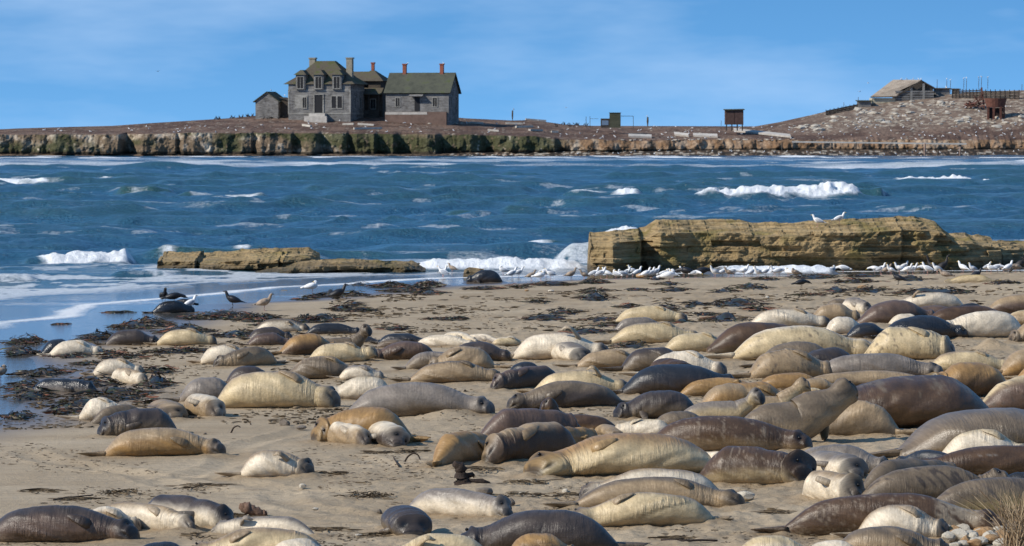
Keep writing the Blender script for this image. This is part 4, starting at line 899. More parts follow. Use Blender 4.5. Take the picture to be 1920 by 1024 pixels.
S(1740, 1990, 838, 898, 184, 'BC', -62, 'mottled brown seal with cream back and scalloped flipper', fl=[UP], mot=1.0, patch=('S', .66), face=.2, hf=0)
S(1706, 1772, 845, 884, 130, 'KG', 0, 'dark green grey head and neck behind the olive seal', L=1.4, fl=[], wet=.5, hf=0)
S(1622, 1758, 862, 930, 42, 'GG', 20, 'olive grey seal seen from behind with scalloped flipper on top', fl=[T1], fat=.3, L=2.1, mot=.4)
S(1866, 2000, 886, 912, 180, 'KD', 0, 'black seal tail between the mottled seals at right edge', fl=[])
S(1626, 1878, 876, 950, 12, 'GG', 15, 'grey mottled seal with its folded neck raised to the right', lift=28, lt=.74, nod=.2, mot=.8, fl=[], fold=1.6, hf=0, patch=('D', .60), L=2.3, face=.3)
S(1768, 2010, 899, 986, 14, 'GY', 30, 'grey backed seal with spotted yellow flank at the right edge', fl=[], spots=1, mot=.8, patch=('S', .68), hf=0, L=2.5, bs=.15)
S(1458, 1838, 929, 1008, -3, 'BB', -10, 'long dark brown seal with peeling grey neck, bottom right', fl=[T1], mot=.7, patch=('M', .40), pt=(.66, .90), face=.6, hfl=1.1, scar=1, fold=.2, L=2.9)
S(1562, 1776, 950, 1016, -6, 'TW', 70, 'cream seal with bent flipper and ringed dark neck, bottom right', fl=[T1], face=1, fold=2.0, wr=.2)
S(1524, 1778, 990, 1052, -2, 'GT', 40, 'grey tan seal lowest at the bottom right, black folded neck', fl=[T1], face=1, fold=1.8)
S(1490, 1600, 1015, 1056, 0, 'WW', 60, 'white seal back cut by the bottom edge, right', fl=[])
# --- at the water
S(880, 936, 506, 532, 186, 'KD', 0, 'slate black seal resting at the surf by the gulls', wet=.8, fl=[(1, 'gnd')], hf=0, L=1.3)
S(286, 344, 564, 590, 20, 'KK', 0, 'black seal at the water edge with crows standing on it', wet=.8, fl=[], bend=40, L=1.35)
S(1783, 1866, 515, 532, 176, 'YC', 60, 'ochre seal carcass with a crow on it, far right sand', fl=[], face=0, eyes=0, L=1.7)
# ================================================================ BUILDINGS ON THE ISLAND
def wood(name, c1, c2, rough=.85):
    t = NT(name); v = t.pos(kind='Object'); n = t.noise(t.N('ShaderNodeMapping', {'Vector': v, 'Scale': (.35, .35, 3)}).outputs[0], 2.0, 6, .7); n2 = t.noise(v, .7, 4)
    z = t.N('ShaderNodeSeparateXYZ', {0: v}).outputs['Z']; brd = t.math('FRACT', t.math('MULTIPLY', z, 4.0))
    c = t.mix(t.rng(t.math('ADD', n, t.math('MULTIPLY', n2, .6)), .55, 1.0), c1, c2)
    n5 = t.noise(t.N('ShaderNodeMapping', {'Vector': v, 'Scale': (.9, .9, 1.6)}).outputs[0], .9, 5, .7)
    c = t.mix(t.rng(n5, .56, .66, 0, .65), c, tuple(x * .45 for x in c1)); c = t.mix(t.rng(n5, .40, .30, 0, .4), c, tuple(min(1, x * 1.25) for x in c2))
    t.set(col=c, rough=rough, spec=.2, nrm=t.bump(brd, .06, .8)); return t.m
GREYWOOD = wood('weathered_clapboard', (.085, .080, .074), (.31, .30, .285))
DARKWOOD = wood('dark_weathered_wood', (.045, .036, .030), (.12, .10, .08))
TRIM = wood('faded_trim', (.20, .19, .165), (.40, .385, .35))
CREAM = wood('cream_boards', (.50, .43, .30), (.62, .55, .40))
def mossroof(name, a, b_, m, k=.5):
    t = NT(name); v = t.pos(kind='Object'); n = t.noise(v, .55, 6, .7); n2 = t.noise(v, 4, 4)
    c = t.mix(t.rng(n, .35, .65), a, b_); c = t.mix(t.rng(n, k, k + .12), c, m)
    z = t.N('ShaderNodeSeparateXYZ', {0: v}).outputs['Z']
    t.set(col=c, rough=.9, spec=.15, nrm=t.bump(t.math('ADD', t.math('FRACT', t.math('MULTIPLY', z, 4.5)), n2), .06, .9)); return t.m
MOSS = mossroof('mossy_shingles', (.085, .072, .055), (.125, .108, .08), (.085, .090, .038), .50)
MOSS2 = mossroof('grey_green_shingles', (.060, .064, .050), (.105, .108, .080), (.075, .09, .04), .55)
PALEROOF = mossroof('pale_shingles', (.25, .20, .155), (.40, .335, .265), (.20, .19, .14), .6)
BRICK = simple('red_brick', (.25, .085, .055), .9, .45, 2.5); STONEC = simple('grey_chimney_render', (.26, .235, .18), .85, .3, 2)
VOID = simple('dark_opening', (.012, .012, .014), .6, .2, 1); RUST = simple('rusty_iron', (.13, .055, .038), .8, .5, 2.0, .03)
CONC = simple('bleached_concrete', (.43, .40, .36), .9, .3, 1.2, .04); REDF = simple('reddish_foundation', (.15, .10, .08), .9, .3, 1)
PALE = simple('bleached_driftwood', (.50, .46, .40), .85, .25, 1.5, .03); BONE = simple('guano_rock', (.40, .36, .30), .9, .35, 1.3, .08)
PX = 881 / F                                              # metres per photo pixel near the ridge
def hip(x0, x1, y0, y1, z0, tx0, tx1, ty0, ty1, z1, mb, m=0):
    V = [(x0, y0, z0), (x1, y0, z0), (x1, y1, z0), (x0, y1, z0), (tx0, ty0, z1), (tx1, ty0, z1), (tx1, ty1, z1), (tx0, ty1, z1)]
    mb.add(V, [(3, 2, 1, 0), (4, 5, 6, 7), (0, 1, 5, 4), (1, 2, 6, 5), (2, 3, 7, 6), (3, 0, 4, 7)], m=m)
def gable(mb, x0, x1, y0, y1, z0, z1, m=0):               # solid prism, ridge along x
    ym = (y0 + y1) / 2; V = [(x0, y0, z0), (x1, y0, z0), (x1, y1, z0), (x0, y1, z0), (x0, ym, z1), (x1, ym, z1)]
    mb.add(V, [(3, 2, 1, 0), (0, 1, 5, 4), (2, 3, 4, 5)], [(1, 2, 5), (3, 0, 4)], m=m)
def window(root, x, z, w, h, y, side='f', n=2, label=None, frame=True):
    """a framed dark window; side f = front wall at y, r = right wall at x = y"""
    mb = MB(); f = .16
    def bx(a0, a1, z0, z1, d0, d1, B):
        if side == 'f': B.box(a0, a1, y - d1, y - d0, z0, z1)
        else: B.box(y + d0, y + d1, a0, a1, z0, z1)
    for (a0, a1, b0, b1) in ((x - w / 2 - f, x - w / 2, z - f, z + h + f), (x + w / 2, x + w / 2 + f, z - f, z + h + f), (x - w / 2, x + w / 2, z + h, z + h + f * 1.3), (x - w / 2, x + w / 2, z - f * 1.2, z)):
        bx(a0, a1, b0, b1, -.01, .10, mb)
    if n > 1: bx(x - .04, x + .04, z, z + h, .04, .07, mb)
    o = mb.build('window', TRIM, root)
    if label: o['label'] = label
    pb = MB(); bx(x - w / 2, x + w / 2, z, z + h, -.005, .035, pb); pb.build('pane', VOID, o); return o
def place(name, px, f, label, cat, rz=0, dz=0, group=None):
    p = isl(px, f); o = empty(name, (p[0], p[1], p[2] + dz)); o.rotation_euler = (0, 0, rz); tag(o, label, cat, group); return o
RZ = -.24; FH = .74
def zbase(py, Y): return ZC + (241 - py) * Y / F
def ctr(px, Y): return (px - 960) * Y / F
# main keeper's house
Yh = 878.0
h = empty('keepers_house', (ctr(607, Yh) + .6, Yh, zbase(214, Yh))); h.rotation_euler = (0, 0, RZ); tag(h, 'big two storey weathered grey house with mossy hipped roof and three dormers', 'house')
w2, dp = 6.6, 5.2
mb = MB(); mb.box(-w2, w2, -dp, dp, -3.0, 6.1); mb.build('wall', GREYWOOD, h)
mb = MB(); mb.box(-w2 - .06, w2 + .06, -dp - .08, dp + .08, 4.75, 4.98); mb.box(-w2 - .07, w2 + .07, -dp - .09, dp + .09, -.1, .22)
for cx_ in (-w2 + .08, w2 - .08): mb.box(cx_ - .16, cx_ + .16, -dp - .07, -dp + .1, .22, 4.75)
mb.build('trim', TRIM, h)
mb = MB(); hip(-w2 - 1.0, w2 + 1.0, -dp - .38, dp + .5, 6.1, -w2 + 1.2, w2 - 1.2, -dp + 1.6, dp - 1.6, 7.6, mb)
hip(-w2 + 1.2, w2 - 1.2, -dp + 1.6, dp - 1.6, 7.6, -1.9, 1.9, -.8, .8, 10.9, mb); rf = mb.build('roof', MOSS, h)
for cx_ in (-2.9, 5.0):
    mb = MB(); mb.box(cx_ - .62, cx_ + .62, -.6, .6, 7.0, 11.35); mb.box(cx_ - .74, cx_ + .74, -.72, .72, 11.35, 11.6); mb.build('chimney', STONEC, rf)
for cx_ in (-3.9, -.05, 3.85):
    mb = MB(); mb.box(cx_ - 1.0, cx_ + 1.0, -dp - .46, -dp + 3, 4.99, 8.0); d_ = mb.build('dormer', GREYWOOD, h)
    mb = MB(); hip(cx_ - 1.35, cx_ + 1.35, -dp - .85, -dp + 3.4, 8.0, cx_ - .25, cx_ + .25, -dp + .3, -dp + 3.4, 9.0, mb); mb.build('dormer_roof', MOSS, d_)
    window(h, cx_, 5.25, 1.25, 2.3, -dp - .46)
mb = MB(); mb.box(-1.0, .72, -dp - .06, -dp + .02, .25, 3.75); dr = mb.build('doorway', VOID, h)
mb = MB(); mb.box(-1.25, -1.0, -dp - .16, -dp, .2, 3.9); mb.box(.72, .97, -dp - .16, -dp, .2, 3.9); mb.box(-1.25, .97, -dp - .25, -dp, 3.9, 4.1); mb.build('door_frame', TRIM, dr)
mb = MB(); mb.box(-5.2, -2.45, -dp - .1, -dp, 1.1, 3.9); mb.build('boarding', TRIM, h); window(h, -3.1, 1.25, .75, 2.1, -dp - .1)
window(h, 3.1, 1.2, .95, 2.4, -dp, n=1); window(h, 4.35, 1.2, .95, 2.4, -dp, n=1)
window(h, -2.0, 1.2, .9, 2.2, w2, 'r'); window(h, 2.0, 1.2, .9, 2.2, w2, 'r')
mb = MB(); mb.box(-1.8, 1.6, -dp - 1.6, -dp - .09, -2.5, .12); mb.box(-2.6, 2.2, -dp - 2.3, -dp - 1.6, -2.6, -.45); mb.build('doorstep', CONC, h)
# wing behind
h = empty('house_wing', (ctr(694, Yh + 8), Yh + 8, zbase(213, Yh + 8))); h.rotation_euler = (0, 0, RZ); tag(h, 'lower mossy roofed wing between the big house and the cottage', 'house')
mb = MB(); mb.box(-3.4, 3.5, -3, 3, -1.5, 4.6); mb.box(-1.9, -.55, -3, 3, 4.6, 6.7); mb.box(.5, 3.1, -3, 3, 4.6, 6.7); mb.box(-.55, .5, -3, 3, 6.3, 6.7); mb.build('wall', DARKWOOD, h)
mb = MB(); hip(-2.6, 3.9, -3.7, 3.7, 6.7, .2, 1.1, -.4, .4, 8.9, mb); hip(-5.0, 1.0, -3.2, 3.2, 6.71, -4.6, .9, -.3, .3, 8.7, mb); rf = mb.build('roof', MOSS, h)
mb = MB(); mb.box(.35, .95, -.3, .3, 8.5, 10.3); mb.box(.25, 1.05, -.4, .4, 10.3, 10.6); mb.build('chimney', BRICK, rf)
mb = MB(); hip(-3.6, 3.8, -5.4, -3.0, 3.9, -3.6, 3.8, -3.1, -3.0, 5.3, mb); mb.build('porch_roof', MOSS, h)
mb = MB(); mb.box(-3.2, 3.4, -5.2, -5.0, -1.2, .7)
for x_ in (-3.2, -1, 1.2, 3.3): mb.box(x_ - .09, x_ + .09, -5.2, -5.0, .7, 3.9)
mb.build('porch_rail', DARKWOOD, h); window(h, -1.6, 1.0, 1.0, 1.9, -3); window(h, 1.5, 1.0, 1.0, 1.9, -3)
# cottage
Yc = 876.0
h = empty('cottage', (ctr(793, Yc) - .1, Yc, zbase(211, Yc))); h.rotation_euler = (0, 0, RZ); tag(h, 'long grey clapboard cottage with two red brick chimneys on its ridge', 'house')
w2, dp = 6.65, 4.1
mb = MB(); mb.box(-w2, w2, -dp, dp, -3.4, 4.4); V = [(w2, -dp, 4.4), (w2, dp, 4.4), (w2, 0, 7.9), (-w2, -dp, 4.4), (-w2, dp, 4.4), (-w2, 0, 7.9)]; mb.add(V, [], [(0, 1, 2), (4, 3, 5)]); mb.build('wall', GREYWOOD, h)
mb = MB()
for s_ in (-1, 1): mb.slab([(-w2 - .35, s_ * (dp + .55), 3.95), (w2 + .45, s_ * (dp + .55), 3.95), (w2 + .45, 0, 8.15), (-w2 - .35, 0, 8.15)], .22)
rf = mb.build('roof', MOSS2, h)
for cx_ in (-3.75, 4.15):
    mb = MB(); mb.box(cx_ - .36, cx_ + .36, -.36, .36, 7.5, 9.75); mb.box(cx_ - .46, cx_ + .46, -.46, .46, 9.75, 10.0); mb.build('chimney', BRICK, rf)
mb = MB(); mb.box(-.55, .55, -dp - .05, -dp + .02, .3, 3.25); dr = mb.build('doorway', VOID, h)
mb = MB(); mb.slab([(-1.5, -dp - 1.3, 3.35), (1.4, -dp - 1.3, 3.35), (1.4, -dp, 3.75), (-1.5, -dp, 3.75)], .14); mb.build('canopy', GREYWOOD, dr)
for x_ in (-4.1, 3.75): window(h, x_, 1.2, .85, 1.75, -dp)
for y_ in (-2.1, 1.9): window(h, y_, 1.0, .8, 2.2, w2, 'r')
window(h, 0, 4.9, .7, 1.3, w2, 'r')
mb = MB(); mb.box(-w2 - .05, w2 - .4, -dp - .4, -dp - .01, -3.0, .10); mb.build('foundation', REDF, h)
mb = MB(); mb.box(-w2, 2.2, -dp - .44, -dp - .405, -.45, .05); mb.build('foundation_board', CONC, h)
# shed at the left
Ys = 882.0
h = empty('shed', (ctr(510, Ys), Ys, zbase(216, Ys))); h.rotation_euler = (0, 0, RZ); tag(h, 'small grey gabled shed left of the big house', 'shed')
mb = MB(); mb.box(-2.6, 2.3, -3, 3, -1.2, 2.9); mb.add([(-2.6, -3, 2.9), (2.3, -3, 2.9), (-.15, -3, 4.65), (-2.6, 3, 2.9), (2.3, 3, 2.9), (-.15, 3, 4.65)], [], [(0, 1, 2), (4, 3, 5)]); mb.build('wall', GREYWOOD, h)
mb = MB()
for s_ in (-1, 1):
    xe = -.15 + s_ * 2.95; mb.slab([(-.15, -3.3, 4.85), (xe, -3.3, 2.75), (xe, 3.3, 2.75), (-.15, 3.3, 4.85)] if s_ > 0 else [(xe, -3.3, 2.75), (-.15, -3.3, 4.85), (-.15, 3.3, 4.85), (xe, 3.3, 2.75)], .18)
mb.build('roof', MOSS2, h)
mb = MB(); mb.box(2.3, 3.9, -1.5, 2.8, -1.2, 3.0); mb.slab([(2.25, -1.9, 3.7), (4.2, -1.9, 3.1), (4.2, 3.0, 3.1), (2.25, 3.0, 3.7)], .15); mb.build('lean_to', DARKWOOD, h)
# dark hut with flat roof on legs, right of centre
Yk = 874.0
h = empty('hut', (ctr(1376, Yk), Yk, zbase(238, Yk))); tag(h, 'dark brown boarded hut with overhanging flat roof standing on short legs', 'hut')
mb = MB(); mb.box(-1.85, -.05, -1.6, 1.6, .45, 3.45); mb.box(.05, 1.85, -1.6, 1.6, .45, 3.45); mb.box(-.05, .05, -1.5, 1.5, .45, 3.45); mb.build('wall', simple('brown_boards', (.085, .050, .042), .85, .35, 2), h)
mb = MB(); mb.slab([(-2.1, -1.9, 3.50), (2.1, -1.9, 3.58), (2.1, 1.9, 3.72), (-2.1, 1.9, 3.64)], .14); mb.build('roof', MOSS2, h)
for x_ in (-1.6, -.5, .6, 1.65):
    mb = MB(); mb.box(x_ - .12, x_ + .12, -1.4, -1.1, -.8, .45); mb.build('leg', DARKWOOD, h)
# lookout blind with rails
h = empty('lookout_box', (ctr(1146, Yk), Yk, zbase(237, Yk))); tag(h, 'green grey wooden lookout box with a lower box on its left', 'hut')
mb = MB(); mb.box(-.35, 1.9, -1, 1, -.3, 2.75); mb.build('tall_box', wood('olive_boards', (.07, .07, .045), (.14, .14, .09)), h)
mb = MB(); mb.box(-2.15, -.36, -.9, .9, -.3, 1.6); lb = mb.build('low_box', DARKWOOD, h); mb = MB(); mb.box(-1.95, -.6, -.93, -.905, .25, 1.2); mb.build('window', simple('dusty_glass', (.16, .22, .30), .2, .1), lb)
mb = MB(); mb.slab([(-.45, -1.1, 2.8), (2.0, -1.1, 2.8), (2.0, 1.1, 2.84), (-.45, 1.1, 2.84)], .10); mb.build('roof', MOSS2, h)
h = empty('rail', (ctr(1175, Yk), Yk, zbase(237, Yk))); tag(h, 'thin pipe rail standing right of the lookout box', 'railing')
mb = MB(); mb.beam((-1.2, 0, 2.1), (1.4, 0, 2.1), .09); mb.build('top_rail', DARKWOOD, h); mb = MB(); mb.beam((1.35, 0, -.4), (1.35, 0, 2.05), .10); mb.build('post', DARKWOOD, h)
h = empty('rail', (ctr(1108, Yk), Yk, zbase(237, Yk))); tag(h, 'thin wire and two poles standing left of the lookout box', 'railing')
mb = MB(); mb.beam((-.15, 0, 1.55), (1.5, 0, 1.55), .06); mb.build('wire', DARKWOOD, h)
for x_, z_ in ((-1.0, 2.0), (-.2, 2.05)): mb = MB(); mb.beam((x_, 0, -.4), (x_, 0, z_), .10); mb.build('post', DARKWOOD, h)
def post(px, pyb, pyt, label, w=.22, m=None, Y=None, group=None):
    p = isl_at(px, pyb) if Y is None else at(px, pyb, Y); hgt = (pyb - pyt) * p[1] / F
    mb = MB(); mb.loft([(0, 0, -.6), (0, 0, hgt * .5), (.03, 0, hgt)], [w * .55, w * .52, w * .44], 7); o = mb.build('post', m or DARKWOOD, None, p, True); tag(o, label, 'post', group); return p, hgt
p962 = post(962, 227, 207, 'lone leaning dark post with a gull on top, right of the cottage', .35)
p1214 = post(1214, 237, 220, 'short stout post with gulls on it between box and hut', .42)
post(1352, 237, 226, 'thin stake just left of the dark brown hut', .10)
# big barn on the right hill
Yb_ = float(ridge_y(np.array([1690.]))[0]) - 2
mB = Yb_ / F
h = empty('barn', (ctr(1690, Yb_), Yb_, zbase(196, Yb_))); tag(h, 'barn with a wide pale shingle roof on the right hill', 'barn')
X_ = lambda px: (px - 1690) * mB; Zb = lambda py: (196 - py) * mB
mb = MB(); mb.box(X_(1634), X_(1678), -.2, 6, -1.6, Zb(184)); mb.build('wall', CREAM, h)
mb = MB(); mb.box(X_(1678), X_(1750), .1, 7, -1.6, Zb(173)); mb.add([(X_(a), y_, Zb(b_)) for y_ in (.12, .4) for a, b_ in ((1680, 173), (1749, 173), (1749, 165), (1727, 151.5), (1680, 180.5))], [(0, 1, 2, 3), (8, 7, 6, 5)], [(0, 3, 4), (9, 8, 5)]); mb.build('end_wall', DARKWOOD, h)
mb = MB(); mb.slab([(X_(1631), -.8, Zb(181.5)), (X_(1679), -.9, Zb(180.5)), (X_(1729), 2.5, Zb(149.5)), (X_(1679), 6.5, Zb(149.0))], .25); mb.build('roof', PALEROOF, h)
mb = MB(); mb.slab([(X_(1727), -.4, Zb(150.5)), (X_(1752), -.4, Zb(164.5)), (X_(1752), 6, Zb(164)), (X_(1727), 6, Zb(149.5))], .25); mb.beam((X_(1680), -.5, Zb(180)), (X_(1728), -.45, Zb(151)), .22, .3); mb.build('roof_edge', DARKWOOD, h)
for a_, b_ in ((1708, 162), (1731, 157)): mb = MB(); mb.beam((X_(a_), -.15, -.5), (X_(a_), -.15, Zb(b_)), .45); mb.build('post', TRIM, h)
mb = MB()
for k_ in range(5): mb.box(X_(1678), X_(1750), -.35, -.2, Zb(192 - 4.6 * k_), Zb(188.6 - 4.6 * k_))
mb.build('plank_fence', GREYWOOD, h)
def shack(px0, px1, pyb, pyt, Yo, label, mat, roofm, name='shed', tilt=0.0):
    Yx = float(ridge_y(np.array([(px0 + px1) / 2.]))[0]) + Yo; m_ = Yx / F; cx_ = (px0 + px1) / 2; o = empty(name, (ctr(cx_, Yx), Yx, zbase(pyb, Yx))); tag(o, label, name.replace('_', ' '))
    w_ = (px1 - px0) / 2 * m_; h_ = (pyb - pyt) * m_; mb = MB(); mb.box(-w_, w_, -1.5, 2.5, -1.5, h_); mb.build('wall', mat, o)
    mb = MB(); mb.slab([(-w_ - .3, -1.9, h_ + .1 - tilt), (w_ + .3, -1.9, h_ + .1 + tilt), (w_ + .3, 2.9, h_ + .25 + tilt), (-w_ - .3, 2.9, h_ + .25 - tilt)], .18); mb.build('roof', roofm, o); return o
shack(1608, 1632, 200, 190, 0, 'low grey shed against the left side of the barn', GREYWOOD, MOSS2, tilt=0)
shack(1752, 1779, 181, 167, 1, 'small dark plank shed right of the barn', GREYWOOD, DARKWOOD)
shack(1786, 1797, 181, 168, 2, 'tiny pale upright hut behind the ruin', TRIM, DARKWOOD, tilt=0)
def pfence(x0, x1, pb0, pb1, hp, label, n=9, boards=5, mat=DARKWOOD):
    P0 = np.array([*isl_at(x0, pb0)]); P1 = np.array([*isl_at(x1, pb1)]); o = empty('plank_fence', tuple(P0)); tag(o, label, 'fence'); d = P1 - P0; m_ = P0[1] / F; hh_ = hp * m_
    mb = MB()
    for k_ in range(boards): z_ = hh_ * (k_ + .35) / boards; mb.beam((0, 0, z_), (d[0], d[1], d[2] + z_ + .05 * (k_ % 2)), .08, hh_ / boards * .8)
    mb.build('boards', mat, o)
    for k_ in range(n): f = k_ / (n - 1); mb = MB(); mb.beam((d[0] * f, d[1] * f - .1, d[2] * f - .5), (d[0] * f, d[1] * f - .1, d[2] * f + hh_ * 1.15), .16); mb.build('post', mat, o)
pfence(1548, 1608, 217, 204, 9, 'low grey plank fence climbing to the barn from the left')
pfence(1797, 1850, 178, 175, 15, 'weathered plank fence left of the rusty tank on the hilltop', boards=6)
pfence(1852, 1925, 178, 176, 15, 'tall plank fence crossing the hilltop at the right edge')
# rusty ruin
p = isl_at(1868, 221); o = empty('rusty_tank', tuple(p)); tag(o, 'big round rusted tank on posts on the right slope', 'tank')
q_ = p[1] / F; mb = MB(); n_ = 20
for a_, r1, r2, z1, z2 in ((0, 17, 20, 22, 36),):
    pass
an = np.linspace(0, 2 * np.pi, 22, endpoint=False); ring = lambda r, z: np.stack([r * q_ * np.cos(an), r * q_ * .8 * np.sin(an), np.full(22, z * q_)], -1)
Vt = np.vstack([ring(17, 20), ring(21, 37), ring(19.6, 37), ring(16, 21)]); mb.add(Vt, [list(q) for q in grid_quads(4, 22, True)]); mb.build('shell', RUST, o)
mb = MB(); mb.add(np.vstack([ring(16.4, 22), [[0, 0, 22 * q_]]]), [], [(j, (j + 1) % 22, 22) for j in range(22)]); mb.build('tank_floor', VOID, o)
for x_, y_ in ((-15, -8), (-5, -14), (8, -13), (15, -6), (-12, 9), (12, 9)): mb = MB(); mb.beam((x_ * q_, y_ * q_, -1), (x_ * q_, y_ * q_, 21 * q_), .4); mb.build('leg', RUST, o)
mb = MB(); mb.box(-13 * q_, 13 * q_, -4 * q_, 8 * q_, -1, 19 * q_); mb.build('machinery_block', simple('dark_rust', (.035, .022, .02), .8, .5, 2), o)
p = isl_at(1826, 204); o = empty('rusty_machine', tuple(p)); tag(o, 'collapsed rusty frame and plates left of the round tank', 'wreck')
mb = MB(); rs = np.random.RandomState(5)
for k_ in range(16): a = rs.uniform(-2.2, 2.2, 3); b_ = rs.uniform(-2.2, 2.2, 3); a[2] = abs(a[2]) * .6; b_[2] = abs(b_[2]) * 1.5; a[1] *= .4; b_[1] *= .4; mb.beam(a, b_, .22, .16)
mb.build('frame', RUST, o); mb = MB()
for k_ in range(6): c_ = rs.uniform(-2, 2, 3); c_[2] = abs(c_[2]) * .8; mb.slab([tuple(c_ + np.array(v_) * rs.uniform(.5, 1.2)) for v_ in ((-.8, -.4, .1), (.8, -.4, .3), (.8, .5, .6), (-.8, .5, .3))], .06)
mb.build('plates', RUST, o); mb = MB(); mb.beam((2.2, -.3, -.5), (1.6, .1, 4.4), .34); mb.build('mast', RUST, o)
for px_, pb_, pt_, lb in [(1757, 166, 149, 'mast behind the plank shed right of the barn'), (1775, 168, 150, 'left of two gull topped poles above the plank shed'), (1782, 168, 152, 'right of two gull topped poles above the plank shed'),
                      (1807, 164, 149, 'left pole of the close pair above the hilltop fence'), (1812, 164, 148, 'right pole of the close pair above the hilltop fence'), (1835, 162, 147, 'first of three poles right on the hilltop'),
                      (1840, 161, 146, 'middle of three poles right on the hilltop'), (1852, 161, 147, 'last of three poles right on the hilltop'), (1916, 168, 158, 'short pole at the right edge of the hilltop'), (1582, 208, 192, 'thin pole on the fence left of the barn'), (1609, 195, 182, 'thin pole beside the grey shed roof')]:
    Yp = float(ridge_y(np.array([float(px_)]))[0]); post(px_, pb_ + 12, pt_, 'thin ' + lb if not lb.startswith('thin') else lb, .11, None, Yp)
for px_, pb_, pt_, w_, lb in [(1734, 298, 269, .50, 'tall thick piling standing in the shallows off the cobbles'), (1800, 298, 275, .42, 'grey piling in the water right of the tall one'), (1758, 297, 281, .3, 'short dark piling between the two tall ones'),
                          (1466, 281, 268, .3, 'left support post of the long pier beam'), (1605, 282, 266, .3, 'middle support post of the long pier beam'), (1670, 283, 267, .3, 'right support post of the long pier beam')]:
    post(px_, pb_, pt_, lb, w_, DARKWOOD if pb_ < 290 or px_ == 1758 else simple('sea_bleached_piling', (.20, .14, .11), .8, .4, 2), YI + (1 if pb_ > 290 else 5))
for px_, lb in ((1576, 'left'), (1597, 'middle'), (1621, 'right')):
    mb = MB(); p = at(px_, 297, YI - 2); mb.add([(-.7, -.4, -.3), (.7, -.4, -.3), (.7, .4, -.3), (-.7, .4, -.3), (-.35, -.2, .5), (.45, -.2, .35), (.3, .3, .75), (-.45, .3, 1.0)], [(4, 5, 6, 7), (0, 1, 5, 4), (1, 2, 6, 5), (2, 3, 7, 6), (3, 0, 4, 7)]); o = mb.build('piling_stump', DARKWOOD, None, p); tag(o, lb + ' of the three dark stumps in the shallows', 'stump')
o = empty('pier_beam', (0, 0, 0)); tag(o, 'long horizontal timber remnant of a pier along the cobble shore', 'beam')
mb = MB(); a = at(1485, 266, YI + 5); b_ = at(1812, 270, YI + 5); mb.beam(a, b_, .25, .3); mb.build('timber', PALE, o)
# concrete ramp slabs
def slabobj(pts, Y0, Y1, th, label, mat=CONC):
    P = [at(*pts[0], Y0), at(*pts[1], Y0), at(*pts[2], Y1), at(*pts[3], Y1)]; c_ = sum(P) / 4; mb = MB(); mb.slab([tuple(p - c_) for p in P], th); o = mb.build('concrete_slab', mat, None, c_); tag(o, label, 'slab'); return o
def ramp(px0, py0, px1, py1, wd, th, label):
    a = isl_at(px0, py0); b_ = isl_at(px1, py1); c_ = (a + b_) / 2; mb = MB(); mb.slab([tuple(a - c_ + [0, -wd, .3]), tuple(b_ - c_ + [0, -wd, .3]), tuple(b_ - c_ + [0, wd, .75]), tuple(a - c_ + [0, wd, .75])], th); o = mb.build('concrete_slab', CONC, None, c_); tag(o, label, 'slab')
ramp(1375, 247, 1482, 258, 1.6, .35, 'long sloping concrete ramp slab below the dark hut')
ramp(1178, 258, 1222, 259, 1.0, .4, 'flat pale slab at the cliff edge below the lookout box'); ramp(1264, 254, 1290, 257, .8, .5, 'tilted slab right of centre on the cliff edge'); ramp(1300, 256, 1345, 258, .8, .4, 'low grey slab between the tilted one and the ramp')
# driftwood logs, rubble
rs = np.random.RandomState(11)
def stone_mesh(seed, k=9, sq=.6, m=None, name='boulder'):
    r_ = np.random.RandomState(seed); import bmesh
    bm = bmesh.new(); bmesh.ops.create_icosphere(bm, subdivisions=2, radius=1); pl = [(Vector(r_.normal(size=3)).normalized(), r_.uniform(.55, .85)) for _ in range(k)]
    for v_ in bm.verts:
        for n_, d_ in pl:
            e = v_.co.dot(n_) - d_
            if e > 0: v_.co -= n_ * e
        v_.co.z *= sq; v_.co *= 1 + r_.uniform(-.03, .03)
    me = bpy.data.meshes.new(name); bm.to_mesh(me); bm.free(); me.materials.append(m or BONE); return me
BM = [stone_mesh(i, 9, .62) for i in range(8)]
BR = simple('brown_cobble', (.17, .105, .07), .85, .4, 2, .04); BMB = [stone_mesh(i + 20, 9, .6, BR) for i in range(5)]
def rock_at(p, sx, sy, sz, meshes, label, group, name='boulder', cat='boulder', rz=None):
    o = mobj(name, meshes[rs.randint(len(meshes))], p); o.scale = (sx, sy, sz); o.rotation_euler = (0, 0, rs.uniform(0, 6) if rz is None else rz); tag(o, label, cat, group); return o
for (px, py, w) in [(737, 226, 9), (745, 226, 7), (758, 228, 9), (770, 229, 9), (782, 230, 7), (790, 230, 7), (797, 229, 8), (806, 232, 9), (822, 231, 8), (832, 233, 9), (840, 233, 8), (856, 232, 8), (866, 232, 8), (878, 231, 7), (889, 231, 7), (893, 232, 6)]:
    rock_at(isl_at(px, py), w * .055, .4, .42, BM, 'white stone in the row of blocks before the cottage', 'white stone blocks before the cottage', rz=rs.uniform(-.3, .3))
